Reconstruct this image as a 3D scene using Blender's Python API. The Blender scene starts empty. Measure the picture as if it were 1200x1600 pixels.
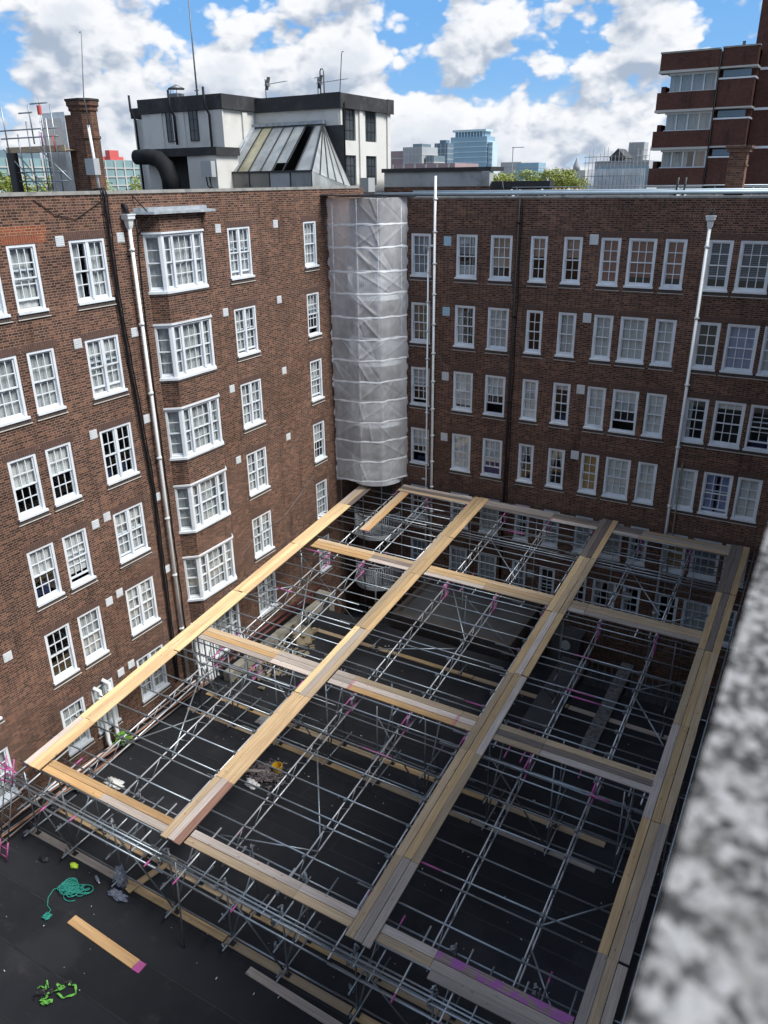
import bpy, math, random
from mathutils import Vector, Matrix
R = math.radians
rnd = random.Random(7)
H = 18.55                      # camera height above the courtyard roof; heights below are given relative to the camera
SC = bpy.context.scene
COL = SC.collection

# ------------------------------------------------------------------ camera
cam_d = bpy.data.cameras.new('camera'); cam = bpy.data.objects.new('camera', cam_d); COL.objects.link(cam)
SC.camera = cam
cam_d.sensor_fit = 'VERTICAL'; cam_d.sensor_height = 36.0; cam_d.sensor_width = 27.0
cam_d.lens = 36.0 * 1211.3 / 1600.0
cam_d.clip_start = 0.01; cam_d.clip_end = 6000
cam_d.dof.use_dof = True; cam_d.dof.focus_distance = 24.0; cam_d.dof.aperture_fstop = 8.5
yaw, pitch, roll = -0.52503, 0.402226, -0.0125275
_M = Matrix(((1, 0, 0), (0, 0, -1), (0, 1, 0)))
_Rz = Matrix(((math.cos(yaw), -math.sin(yaw), 0), (math.sin(yaw), math.cos(yaw), 0), (0, 0, 1)))
_Rp = Matrix(((1, 0, 0), (0, math.cos(pitch), -math.sin(pitch)), (0, math.sin(pitch), math.cos(pitch))))
_Rr = Matrix(((math.cos(roll), -math.sin(roll), 0), (math.sin(roll), math.cos(roll), 0), (0, 0, 1)))
_C = _Rr @ _Rp @ _M @ _Rz
cm = Matrix((_C[0], -_C[1], -_C[2])).transposed().to_4x4()
cm.translation = (0, 0, H)
cam.matrix_world = cm

# ------------------------------------------------------------------ sky with cumulus, sun, exposure
SUN_EL, SUN_AZ = 53.0, 80.0     # azimuth measured from +Y towards +X
world = bpy.data.worlds.new('World'); SC.world = world; world.use_nodes = True
world.cycles.sampling_method = 'MANUAL'; world.cycles.sample_map_resolution = 256
nt = world.node_tree; nt.nodes.clear()
def N(t, k, **kw):
    n = t.nodes.new(k)
    for a, b in kw.items():
        if a in n.bl_rna.properties.keys(): setattr(n, a, b)
        else: n.inputs[a].default_value = b
    return n
def MA(t, op, a, b=None, c=None, clamp=False):
    n = t.nodes.new('ShaderNodeMath'); n.operation = op; n.use_clamp = clamp
    for i, s in enumerate((a, b, c)):
        if s is None: continue
        if isinstance(s, (int, float)): n.inputs[i].default_value = s
        else: t.links.new(s, n.inputs[i])
    return n.outputs[0]
def MR(t, v, a, b, c=0.0, d=1.0, smooth=True):
    n = t.nodes.new('ShaderNodeMapRange')
    if smooth: n.interpolation_type = 'SMOOTHSTEP'
    t.links.new(v, n.inputs[0])
    for i, s in enumerate((a, b, c, d)): n.inputs[i + 1].default_value = s
    return n.outputs[0]
def MIX(t, f, a, b, blend='MIX'):
    n = t.nodes.new('ShaderNodeMix'); n.data_type = 'RGBA'; n.blend_type = blend
    for i, s in ((0, f), (6, a), (7, b)):
        if isinstance(s, (int, float)): n.inputs[i].default_value = s
        elif isinstance(s, (tuple, list)): n.inputs[i].default_value = (*s[:3], 1)
        else: t.links.new(s, n.inputs[i])
    return n.outputs[2]
sky = N(nt, 'ShaderNodeTexSky'); sky.sky_type = 'NISHITA'; sky.sun_disc = False
sky.sun_elevation = R(SUN_EL); sky.sun_rotation = R(SUN_AZ); sky.air_density = 1.0; sky.dust_density = 0.4; sky.ozone_density = 2.5
tc = N(nt, 'ShaderNodeTexCoord')
def cloud_field(dx=0.0, dy=0.0, dz=0.0):
    """broad banks of cloud broken into billows of three sizes"""
    mp = N(nt, 'ShaderNodeMapping'); mp.inputs['Scale'].default_value = (7.0, 7.0, 11.0)
    mp.inputs['Location'].default_value = (CLX + dx, CLY + dy, CLZ + dz)
    nt.links.new(tc.outputs['Generated'], mp.inputs[0])
    wob = N(nt, 'ShaderNodeTexNoise'); wob.inputs['Scale'].default_value = 3.0; wob.inputs['Detail'].default_value = 3.0
    nt.links.new(mp.outputs[0], wob.inputs[0])
    wv = nt.nodes.new('ShaderNodeVectorMath'); wv.operation = 'MULTIPLY_ADD'; wv.inputs[1].default_value = (0.30, 0.30, 0.30)
    nt.links.new(wob.outputs['Color'], wv.inputs[0]); nt.links.new(mp.outputs[0], wv.inputs[2])
    base = N(nt, 'ShaderNodeTexNoise'); base.inputs['Scale'].default_value = 0.85; base.inputs['Detail'].default_value = 2.0; base.inputs['Roughness'].default_value = 0.5
    nt.links.new(mp.outputs[0], base.inputs[0])
    tot = MA(nt, 'MULTIPLY', base.outputs[0], 1.15)
    for sc_, amp in ((2.2, 0.26), (5.0, 0.15), (12.0, 0.07)):
        vo = N(nt, 'ShaderNodeTexVoronoi'); vo.feature = 'F1'; vo.inputs['Scale'].default_value = sc_
        nt.links.new(wv.outputs[0], vo.inputs[0])
        tot = MA(nt, 'ADD', tot, MA(nt, 'MULTIPLY', MA(nt, 'SUBTRACT', 0.45, vo.outputs['Distance']), amp))
    fn = N(nt, 'ShaderNodeTexNoise'); fn.inputs['Scale'].default_value = 14.0; fn.inputs['Detail'].default_value = 4.0
    nt.links.new(mp.outputs[0], fn.inputs[0])
    return MA(nt, 'ADD', tot, MA(nt, 'MULTIPLY', MA(nt, 'SUBTRACT', fn.outputs[0], 0.5), 0.07))
CLX, CLY, CLZ = 3.1, 7.45, 0.62
c0 = cloud_field(); c1 = cloud_field(0.07, 0.03, 0.20)
sepw = N(nt, 'ShaderNodeSeparateXYZ'); nt.links.new(tc.outputs['Generated'], sepw.inputs[0])
low = MR(nt, sepw.outputs[2], 0.0, 0.15, 0.12, 0.0)          # clouds crowd together towards the horizon
dens = MA(nt, 'ADD', c0, low)
mask = MR(nt, dens, 0.478, 0.560)
lit = MR(nt, MA(nt, 'SUBTRACT', c0, c1), -0.17, 0.11)
thick = MR(nt, dens, 0.62, 0.86)
ccol = MIX(nt, lit, (2.7, 3.2, 4.0), (6.2, 6.3, 6.5))
ccol = MIX(nt, MA(nt, 'MULTIPLY', thick, 0.45), ccol, (3.3, 3.8, 4.6))
blue = MIX(nt, 0.70, sky.outputs[0], (0.75, 2.6, 5.7))
hz = MR(nt, sepw.outputs[2], -0.02, 0.11, 0.75, 0.0)
blue = MIX(nt, hz, blue, (4.6, 5.6, 6.6))
out = MIX(nt, mask, blue, ccol)
bg = N(nt, 'ShaderNodeBackground'); bg.inputs[1].default_value = 0.066
nt.links.new(out, bg.inputs[0])
ow = N(nt, 'ShaderNodeOutputWorld'); nt.links.new(bg.outputs[0], ow.inputs[0])
sun_d = bpy.data.lights.new('sun', 'SUN'); sun_d.energy = 2.5; sun_d.angle = R(26); sun_d.color = (1.0, 0.97, 0.92)
sun = bpy.data.objects.new('sun', sun_d); COL.objects.link(sun)
sd = Vector((math.sin(R(SUN_AZ)) * math.cos(R(SUN_EL)), math.cos(R(SUN_AZ)) * math.cos(R(SUN_EL)), math.sin(R(SUN_EL))))
sun.rotation_euler = sd.to_track_quat('Z', 'Y').to_euler(); sun.location = (30, 30, 80)
vs = SC.view_settings; vs.view_transform = 'Standard'; vs.look = 'None'; vs.exposure = 1.25; vs.gamma = 1.0; vs.use_curve_mapping = False
SC.cycles.max_bounces = 6; SC.cycles.transparent_max_bounces = 16; SC.cycles.use_denoising = True

# ------------------------------------------------------------------ materials
MATS = {}
def newmat(name):
    m = bpy.data.materials.new(name); m.use_nodes = True; t = m.node_tree; t.nodes.clear()
    o = t.nodes.new('ShaderNodeOutputMaterial'); b = t.nodes.new('ShaderNodeBsdfPrincipled')
    t.links.new(b.outputs[0], o.inputs[0]); MATS[name] = m
    return m, t, b, o
def noise(t, vec, scale, detail=4, rough=0.55, mscale=None):
    if mscale:
        mp = t.nodes.new('ShaderNodeMapping'); mp.inputs['Scale'].default_value = mscale
        t.links.new(vec, mp.inputs[0]); vec = mp.outputs[0]
    n = t.nodes.new('ShaderNodeTexNoise'); n.inputs['Scale'].default_value = scale
    n.inputs['Detail'].default_value = detail; n.inputs['Roughness'].default_value = rough
    t.links.new(vec, n.inputs[0]); return n.outputs[0]
def pos(t): return t.nodes.new('ShaderNodeNewGeometry').outputs['Position']
def bump(t, b, h, strength=0.3, dist=0.01):
    n = t.nodes.new('ShaderNodeBump'); n.inputs['Strength'].default_value = strength; n.inputs['Distance'].default_value = dist
    t.links.new(h, n.inputs['Height']); t.links.new(n.outputs[0], b.inputs['Normal'])
def simple(name, col, rough=0.6, metal=0.0, var=0.12, scale=3.0, bmp=0.0, dirt=None, spec=0.5):
    m, t, b, o = newmat(name); p = pos(t)
    f = noise(t, p, scale, 5)
    c = MIX(t, f, tuple(max(0, x * (1 - 2 * var)) for x in col), tuple(x * (1 + 2 * var) for x in col))
    if dirt:
        g = MR(t, noise(t, p, scale * 0.7 + 0.3, 8, 0.65), 0.48, 0.72)
        c = MIX(t, MA(t, 'MULTIPLY', g, dirt[1]), c, dirt[0])
    t.links.new(c, b.inputs['Base Color']); b.inputs['Roughness'].default_value = rough; b.inputs['Metallic'].default_value = metal
    b.inputs['Specular IOR Level'].default_value = spec
    if bmp: bump(t, b, noise(t, p, scale * 12, 4), bmp, 0.01)
    return m
def wall_uv(t):
    """distance along a vertical wall, and height"""
    g = t.nodes.new('ShaderNodeNewGeometry')
    s = t.nodes.new('ShaderNodeSeparateXYZ'); t.links.new(g.outputs['Position'], s.inputs[0])
    n = t.nodes.new('ShaderNodeSeparateXYZ'); t.links.new(g.outputs['True Normal'], n.inputs[0])
    u = MA(t, 'ADD', MA(t, 'MULTIPLY', s.outputs[1], n.outputs[0]), MA(t, 'MULTIPLY', MA(t, 'MULTIPLY', s.outputs[0], n.outputs[1]), -1.0))
    return u, s.outputs[2], g.outputs['Position']
def brick_mat(name, c1, c2, c3, mortar, course=0.075, period=0.3375, joint=0.0105, soldier=False):
    m, t, b, o = newmat(name)
    u, z, p = wall_uv(t)
    zr = MA(t, 'DIVIDE', z, course); row = MA(t, 'FLOOR', zr); fz = MA(t, 'FRACT', zr)
    odd = MA(t, 'MULTIPLY', MA(t, 'FRACT', MA(t, 'MULTIPLY', row, 0.5)), 1.0)      # 0 or .5
    wob = MA(t, 'MULTIPLY', MA(t, 'SUBTRACT', noise(t, p, 3.0, 2), 0.5), 0.02)
    ur = MA(t, 'ADD', MA(t, 'ADD', MA(t, 'DIVIDE', u, period), odd), wob); fu = MA(t, 'FRACT', ur)
    head = MA(t, 'GREATER_THAN', fu, 0.667)
    idu = MA(t, 'ADD', MA(t, 'MULTIPLY', MA(t, 'FLOOR', ur), 2.0), head)
    jt = joint / period
    d1 = MA(t, 'MINIMUM', fu, MA(t, 'SUBTRACT', 1.0, fu))
    d2 = MA(t, 'ABSOLUTE', MA(t, 'SUBTRACT', fu, 0.667))
    du = MR(t, MA(t, 'MINIMUM', d1, d2), jt * 0.35, jt * 0.75)
    jz = joint / course
    dz = MR(t, MA(t, 'MINIMUM', fz, MA(t, 'SUBTRACT', 1.0, fz)), jz * 0.35, jz * 0.75)
    isb = MA(t, 'MULTIPLY', du, dz)
    cx = t.nodes.new('ShaderNodeCombineXYZ'); t.links.new(idu, cx.inputs[0]); t.links.new(row, cx.inputs[1])
    wn = t.nodes.new('ShaderNodeTexWhiteNoise'); wn.noise_dimensions = '2D'; t.links.new(cx.outputs[0], wn.inputs[0])
    sw = t.nodes.new('ShaderNodeSeparateColor'); t.links.new(wn.outputs['Color'], sw.inputs[0])
    c = MIX(t, sw.outputs[0], c1, c2); c = MIX(t, MR(t, sw.outputs[1], 0.55, 1.0), c, c3)
    fine = noise(t, p, 60, 3)
    c = MIX(t, 0.5, c, MIX(t, fine, (0.25, 0.25, 0.25), (0.75, 0.75, 0.75)), 'OVERLAY')
    mort = MIX(t, noise(t, p, 2.2, 6, 0.65), tuple(x * 0.45 for x in mortar), tuple(x * 1.45 for x in mortar))
    c = MIX(t, isb, mort, c)
    big = noise(t, p, 0.35, 6, 0.6)
    c = MIX(t, 0.75, c, MIX(t, big, (0.22, 0.21, 0.2), (0.78, 0.76, 0.75)), 'OVERLAY')
    soot = MR(t, noise(t, p, 1.0, 6, 0.65, (1.1, 1.1, 0.22)), 0.51, 0.76)
    c = MIX(t, MA(t, 'MULTIPLY', soot, 0.65), c, (0.022, 0.018, 0.016))
    eff = MR(t, noise(t, p, 0.9, 7, 0.7), 0.62, 0.80)
    c = MIX(t, MA(t, 'MULTIPLY', eff, 0.25), c, (0.33, 0.27, 0.23))
    t.links.new(c, b.inputs['Base Color']); b.inputs['Roughness'].default_value = 0.9; b.inputs['Specular IOR Level'].default_value = 0.08
    bump(t, b, MA(t, 'ADD', isb, MA(t, 'MULTIPLY', fine, 0.35)), 0.3, 0.006)
    return m
brick_mat('brick', (0.044, 0.025, 0.020), (0.096, 0.051, 0.039), (0.170, 0.088, 0.059), (0.27, 0.20, 0.16), joint=0.012)
brick_mat('brick_new', (0.19, 0.062, 0.032), (0.25, 0.082, 0.042), (0.16, 0.055, 0.03), (0.36, 0.27, 0.21))
brick_mat('brick_chimney', (0.075, 0.042, 0.032), (0.12, 0.06, 0.042), (0.17, 0.085, 0.055), (0.20, 0.16, 0.13))
brick_mat('brick_red', (0.080, 0.035, 0.028), (0.102, 0.044, 0.036), (0.065, 0.029, 0.025), (0.13, 0.085, 0.072), 0.075, 0.3375, 0.012)
simple('lintel_brick', (0.100, 0.058, 0.046), 0.9, var=0.3, scale=9, bmp=0.3)
simple('lintel_new', (0.24, 0.08, 0.042), 0.9, var=0.2, scale=9)
simple('tile_sill', (0.07, 0.055, 0.05), 0.8, var=0.3, scale=8, dirt=((0.03, 0.028, 0.026), 0.6))
simple('white_paint', (0.65, 0.69, 0.73), 0.45, var=0.03, scale=2, dirt=((0.42, 0.41, 0.39), 0.45))
simple('pale_mortar', (0.5, 0.47, 0.43), 0.9, var=0.15, scale=6)
simple('white_plastic', (0.66, 0.69, 0.70), 0.4, var=0.05, scale=3, dirt=((0.4, 0.4, 0.38), 0.35))
simple('black_pipe', (0.013, 0.013, 0.015), 0.6, var=0.2, spec=0.2)
simple('vent_grey', (0.55, 0.58, 0.60), 0.7, var=0.05, scale=4, dirt=((0.3, 0.3, 0.29), 0.4))
simple('vent_blue', (0.33, 0.50, 0.62), 0.6, var=0.08, scale=6, dirt=((0.5, 0.52, 0.52), 0.6))
simple('coping', (0.27, 0.265, 0.25), 0.9, var=0.25, scale=3, dirt=((0.08, 0.08, 0.075), 0.7), bmp=0.3)
simple('lead', (0.30, 0.33, 0.36), 0.55, var=0.25, scale=4, dirt=((0.55, 0.58, 0.6), 0.5), bmp=0.2)
simple('galv', (0.31, 0.35, 0.385), 0.40, 0.6, var=0.18, scale=2.5, dirt=((0.16, 0.15, 0.14), 0.5))
simple('galv_old', (0.16, 0.175, 0.185), 0.5, 0.5, var=0.25, scale=2.5, dirt=((0.10, 0.075, 0.06), 0.6))
simple('alu', (0.56, 0.57, 0.59), 0.4, 0.45, var=0.08, scale=3, dirt=((0.35, 0.34, 0.33), 0.4))
simple('pink', (0.40, 0.08, 0.25), 0.5, var=0.15, scale=5, dirt=((0.3, 0.2, 0.25), 0.4))
simple('render_white', (0.58, 0.575, 0.545), 0.85, var=0.06, scale=0.8, dirt=((0.42, 0.40, 0.36), 0.5), bmp=0.15)
simple('bitumen', (0.022, 0.023, 0.025), 0.75, var=0.4, scale=1.5, dirt=((0.07, 0.07, 0.068), 0.6), bmp=0.3)
simple('seam', (0.020, 0.021, 0.024), 0.55, var=0.4, scale=3, spec=0.3)
simple('steel_glass', (0.045, 0.055, 0.062), 0.12, 0.0, var=0.25, scale=2.0)
simple('steel_dark', (0.03, 0.032, 0.036), 0.5, 0.3, var=0.2)
simple('render_grey', (0.36, 0.37, 0.37), 0.9, var=0.15, scale=0.9, dirt=((0.14, 0.14, 0.14), 0.7), bmp=0.2)
simple('cream_concrete', (0.24, 0.225, 0.19), 0.9, var=0.25, scale=1.2, dirt=((0.07, 0.065, 0.055), 0.8), bmp=0.2)
simple('roof_grey', (0.055, 0.058, 0.062), 0.8, var=0.3, scale=0.8, dirt=((0.035, 0.035, 0.037), 0.7))
simple('pipe_blue', (0.31, 0.38, 0.43), 0.5, 0.25, var=0.1, scale=2)
simple('foil', (0.60, 0.64, 0.66), 0.35, 0.5, var=0.25, scale=6, bmp=0.5)
simple('dark_red', (0.075, 0.02, 0.016), 0.6, var=0.2)
simple('copper', (0.30, 0.15, 0.09), 0.5, 0.4, var=0.3, scale=4)
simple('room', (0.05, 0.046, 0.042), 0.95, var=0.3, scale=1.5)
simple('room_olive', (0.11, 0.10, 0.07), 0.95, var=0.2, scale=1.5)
simple('tower_glass', (0.22, 0.36, 0.45), 0.18, 0.0, var=0.1, scale=0.05)
simple('tower_band', (0.48, 0.60, 0.66), 0.5, var=0.08, scale=0.1)
simple('tower_dark', (0.10, 0.16, 0.21), 0.3, var=0.15, scale=0.1)
simple('far_grey', (0.34, 0.36, 0.38), 0.8, var=0.15, scale=0.1)
simple('far_pink', (0.30, 0.22, 0.23), 0.8, var=0.15, scale=0.1)
simple('far_glass', (0.12, 0.17, 0.20), 0.3, var=0.2, scale=0.3)
simple('far_stone', (0.42, 0.41, 0.39), 0.8, var=0.1, scale=0.1)
simple('teal_glass', (0.20, 0.31, 0.32), 0.25, var=0.2, scale=0.2)
simple('red_panel', (0.55, 0.10, 0.09), 0.6, var=0.15)
simple('red_clay', (0.34, 0.12, 0.08), 0.8, var=0.2)
simple('rope_green', (0.02, 0.24, 0.19), 0.6, var=0.2, scale=20)
simple('strap_green', (0.13, 0.42, 0.06), 0.6, var=0.2, scale=20)
simple('strap_black', (0.015, 0.016, 0.02), 0.6, var=0.2)
simple('hi_viz', (0.50, 0.72, 0.05), 0.6, var=0.1)
simple('yellow_plastic', (0.62, 0.36, 0.02), 0.45, var=0.1)
simple('orange_plastic', (0.62, 0.20, 0.02), 0.45, var=0.1)
simple('dirty_white', (0.62, 0.62, 0.60), 0.7, var=0.1, scale=6)
simple('blue_grey', (0.16, 0.20, 0.27), 0.5, var=0.2, scale=10)
simple('speckled', (0.13, 0.13, 0.13), 0.9, var=0.5, scale=7, dirt=((0.02, 0.02, 0.02), 0.8))
simple('rubble', (0.12, 0.10, 0.10), 0.9, var=0.5, scale=9)
simple('debris_tan', (0.19, 0.155, 0.10), 0.85, var=0.3, scale=5)
simple('bark', (0.06, 0.045, 0.03), 0.9, var=0.3)
simple('duct', (0.012, 0.013, 0.015), 0.8, var=0.3, scale=2, spec=0.2)
simple('cabinet_grey', (0.36, 0.38, 0.39), 0.5, var=0.05)
simple('ground_far', (0.12, 0.125, 0.12), 0.95, var=0.3, scale=0.05)
simple('terracotta', (0.36, 0.15, 0.09), 0.8, var=0.2)
simple('navy', (0.02, 0.03, 0.09), 0.7, var=0.2)
simple('magenta_paint', (0.42, 0.08, 0.42), 0.7, var=0.25, scale=8)
for nm, c in dict(net=(0.44, 0.45, 0.44), blind=(0.56, 0.56, 0.54), grey=(0.22, 0.24, 0.26), tan=(0.34, 0.25, 0.19), rust=(0.24, 0.105, 0.075),
                  blue=(0.24, 0.27, 0.42), brown=(0.20, 0.16, 0.11), amber=(0.38, 0.24, 0.09), plum=(0.10, 0.08, 0.14), slat=(0.16, 0.19, 0.24)).items():
    simple('cloth_' + nm, c, 0.9, var=0.1, scale=5, spec=0.1)
# glass: clear pane with a fresnel reflection
m, t, b, o = newmat('glass')
tr = t.nodes.new('ShaderNodeBsdfTransparent'); tr.inputs[0].default_value = (0.96, 0.975, 0.98, 1)
gl = t.nodes.new('ShaderNodeBsdfGlossy'); gl.inputs['Roughness'].default_value = 0.03
lw = t.nodes.new('ShaderNodeLayerWeight'); lw.inputs[0].default_value = 0.5
mx = t.nodes.new('ShaderNodeMixShader'); t.links.new(MA(t, 'MULTIPLY_ADD', MA(t, 'POWER', lw.outputs['Facing'], 5.0), 0.9, 0.045), mx.inputs[0])
t.links.new(tr.outputs[0], mx.inputs[1]); t.links.new(gl.outputs[0], mx.inputs[2]); t.links.new(mx.outputs[0], o.inputs[0])
# wired rooflight glass, dusty
for nm, col in (('roof_glass', (0.23, 0.25, 0.255)), ('roof_glass_algae', (0.25, 0.24, 0.165)), ('roof_glass_white', (0.34, 0.36, 0.36))):
    m, t, b, o = newmat(nm); p = pos(t)
    f = MR(t, noise(t, p, 1.2, 6, 0.6, (1, 1, 0.5)), 0.3, 0.75)
    t.links.new(MIX(t, f, tuple(x * 0.7 for x in col), tuple(x * 1.2 for x in col)), b.inputs['Base Color'])
    b.inputs['Roughness'].default_value = 0.22
# scaffold sheeting
m, t, b, o = newmat('sheeting'); p = pos(t)
tr = t.nodes.new('ShaderNodeBsdfTransparent'); tl = t.nodes.new('ShaderNodeBsdfTranslucent'); tl.inputs[0].default_value = (0.92, 0.93, 0.95, 1)
df = t.nodes.new('ShaderNodeBsdfPrincipled'); df.inputs['Base Color'].default_value = (0.94, 0.96, 0.99, 1); df.inputs['Roughness'].default_value = 0.6; df.inputs['Specular IOR Level'].default_value = 0.35
a1 = t.nodes.new('ShaderNodeMixShader'); a1.inputs[0].default_value = 0.30; t.links.new(df.outputs[0], a1.inputs[1]); t.links.new(tl.outputs[0], a1.inputs[2])
a2 = t.nodes.new('ShaderNodeMixShader')
cr = MR(t, noise(t, p, 1.6, 6, 0.65, (1, 1, 0.5)), 0.35, 0.7, 0.44, 0.58)
t.links.new(cr, a2.inputs[0]); t.links.new(tr.outputs[0], a2.inputs[1]); t.links.new(a1.outputs[0], a2.inputs[2]); t.links.new(a2.outputs[0], o.inputs[0])
m, t, b, o = newmat('clear_sheet')
tr = t.nodes.new('ShaderNodeBsdfTransparent'); tr.inputs[0].default_value = (0.8, 0.83, 0.9, 1)
b.inputs['Base Color'].default_value = (0.42, 0.46, 0.54, 1); b.inputs['Roughness'].default_value = 0.25
a2 = t.nodes.new('ShaderNodeMixShader'); a2.inputs[0].default_value = 0.32; t.links.new(tr.outputs[0], a2.inputs[1]); t.links.new(b.outputs[0], a2.inputs[2]); t.links.new(a2.outputs[0], o.inputs[0])
m, t, b, o = newmat('sheet_band')
b.inputs['Base Color'].default_value = (0.78, 0.80, 0.82, 1); b.inputs['Roughness'].default_value = 0.5
# bituminous felt of the courtyard roof
m, t, b, o = newmat('felt'); p = pos(t)
oi = t.nodes.new('ShaderNodeObjectInfo')
c = MIX(t, oi.outputs['Random'], (0.0145, 0.0155, 0.0185), (0.0225, 0.0235, 0.0280))
c = MIX(t, 0.9, c, MIX(t, noise(t, p, 0.45, 8, 0.66), (0.22, 0.22, 0.22), (0.78, 0.78, 0.78)), 'OVERLAY')
c = MIX(t, MA(t, 'MULTIPLY', MR(t, noise(t, p, 0.28, 5, 0.55), 0.52, 0.60), 0.45), c, (0.034, 0.035, 0.039))
st = MR(t, noise(t, p, 1.3, 8, 0.7), 0.56, 0.80)
c = MIX(t, MA(t, 'MULTIPLY', st, 0.5), c, (0.075, 0.065, 0.052))
scr = MR(t, noise(t, p, 1.0, 5, 0.6, (0.6, 7, 1)), 0.63, 0.74)
c = MIX(t, MA(t, 'MULTIPLY', scr, 0.22), c, (0.09, 0.09, 0.095))
sp = MR(t, noise(t, p, 28, 2, 0.5), 0.74, 0.78)
c = MIX(t, MA(t, 'MULTIPLY', sp, 0.35), c, (0.16, 0.15, 0.14))
t.links.new(c, b.inputs['Base Color']); t.links.new(MR(t, noise(t, p, 0.8, 5), 0.35, 0.7, 0.62, 0.85), b.inputs['Roughness'])
b.inputs['Specular IOR Level'].default_value = 0.22
bump(t, b, noise(t, p, 120, 3), 0.25, 0.004)
# lichened stone of the near parapet
m, t, b, o = newmat('lichen_stone'); p = pos(t)
n1 = noise(t, p, 140, 6, 0.62); n2 = noise(t, p, 330, 4, 0.6); n3 = noise(t, p, 40, 4)
f = MR(t, MA(t, 'ADD', MA(t, 'MULTIPLY', n1, 0.65), MA(t, 'MULTIPLY', n2, 0.45)), 0.49, 0.63)
c = MIX(t, f, (0.026, 0.025, 0.025), (0.30, 0.298, 0.295))
c = MIX(t, MA(t, 'MULTIPLY', MR(t, n3, 0.5, 0.72), 0.6), c, (0.10, 0.095, 0.085))
t.links.new(c, b.inputs['Base Color']); b.inputs['Roughness'].default_value = 0.95; bump(t, b, n1, 1.0, 0.004)
# scaffold boards: local X runs along the board
def board_mat(name, base, grain, paint=None, stain=None, sa=0.4, s0=0.6):
    m, t, b, o = newmat(name)
    tcn = t.nodes.new('ShaderNodeTexCoord'); oi = t.nodes.new('ShaderNodeObjectInfo')
    off = t.nodes.new('ShaderNodeVectorMath'); off.operation = 'ADD'
    cx = t.nodes.new('ShaderNodeCombineXYZ')
    for i in range(3): t.links.new(MA(t, 'MULTIPLY', oi.outputs['Random'], 37.0 + 11 * i), cx.inputs[i])
    t.links.new(tcn.outputs['Object'], off.inputs[0]); t.links.new(cx.outputs[0], off.inputs[1]); v = off.outputs[0]
    wv = noise(t, v, 1.0, 6, 0.6, (0.9, 26, 26))
    c = MIX(t, MR(t, wv, 0.3, 0.7), grain, base)
    c = MIX(t, 0.5, c, MIX(t, oi.outputs['Random'], (0.30, 0.31, 0.33), (0.66, 0.63, 0.60)), 'OVERLAY')
    c = MIX(t, 0.6, c, MIX(t, noise(t, v, 1.3, 5, 0.6, (0.6, 3, 3)), (0.3, 0.29, 0.28), (0.7, 0.7, 0.7)), 'OVERLAY')
    vo = t.nodes.new('ShaderNodeTexVoronoi'); vo.inputs['Scale'].default_value = 1.0
    mp = t.nodes.new('ShaderNodeMapping'); mp.inputs['Scale'].default_value = (2.2, 5.5, 1); t.links.new(v, mp.inputs[0]); t.links.new(mp.outputs[0], vo.inputs[0])
    kn = MR(t, vo.outputs['Distance'], 0.05, 0.13, 1, 0)
    c = MIX(t, MA(t, 'MULTIPLY', kn, 0.55), c, (0.12, 0.06, 0.03))
    sx = t.nodes.new('ShaderNodeSeparateXYZ'); t.links.new(tcn.outputs['Object'], sx.inputs[0])
    dr = MR(t, noise(t, v, 2.5, 7, 0.7), s0, s0 + (0.2 if sa < 0.5 else 0.04))
    c = MIX(t, MA(t, 'MULTIPLY', dr, sa), c, stain or (0.12, 0.10, 0.085))
    if paint:
        e = MR(t, MA(t, 'ADD', MA(t, 'ABSOLUTE', sx.outputs[0]), MA(t, 'MULTIPLY', noise(t, v, 9, 3), 0.15)), paint[1], paint[1] + 0.06)
        c = MIX(t, MA(t, 'MULTIPLY', e, 0.55), c, paint[0])
    t.links.new(c, b.inputs['Base Color']); b.inputs['Roughness'].default_value = 0.8
    b.inputs['Specular IOR Level'].default_value = 0.15
    bump(t, b, wv, 0.4, 0.004)
PK = (0.42, 0.12, 0.20)
board_mat('board_yellow', (0.70, 0.55, 0.33), (0.56, 0.41, 0.215))
board_mat('board_gold', (0.55, 0.40, 0.23), (0.41, 0.28, 0.145))
board_mat('board_orange', (0.53, 0.35, 0.18), (0.40, 0.245, 0.115), (PK, 1.90))
board_mat('board_tan', (0.48, 0.375, 0.255), (0.36, 0.27, 0.175))
board_mat('board_grey', (0.40, 0.355, 0.315), (0.29, 0.25, 0.22))
board_mat('board_dark', (0.22, 0.185, 0.165), (0.14, 0.115, 0.10))
board_mat('board_pale', (0.58, 0.52, 0.47), (0.42, 0.355, 0.31), (PK, 1.90))
board_mat('board_red', (0.40, 0.24, 0.18), (0.26, 0.14, 0.10), ((0.40, 0.07, 0.05), 1.2))
board_mat('board_magenta', (0.34, 0.27, 0.25), (0.20, 0.15, 0.14), stain=(0.36, 0.10, 0.37), sa=0.8, s0=0.49)
# foliage
for nm, a_, b_ in (('leaf', (0.15, 0.20, 0.03), (0.30, 0.33, 0.05)), ('leaf_dark', (0.03, 0.06, 0.018), (0.06, 0.10, 0.025)), ('leaf_bright', (0.07, 0.20, 0.02), (0.14, 0.32, 0.04))):
    m, t, b, o = newmat(nm); p = pos(t)
    t.links.new(MIX(t, noise(t, p, 0.9 if nm != 'leaf_bright' else 12, 4), a_, b_), b.inputs['Base Color']); b.inputs['Roughness'].default_value = 0.6

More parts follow.
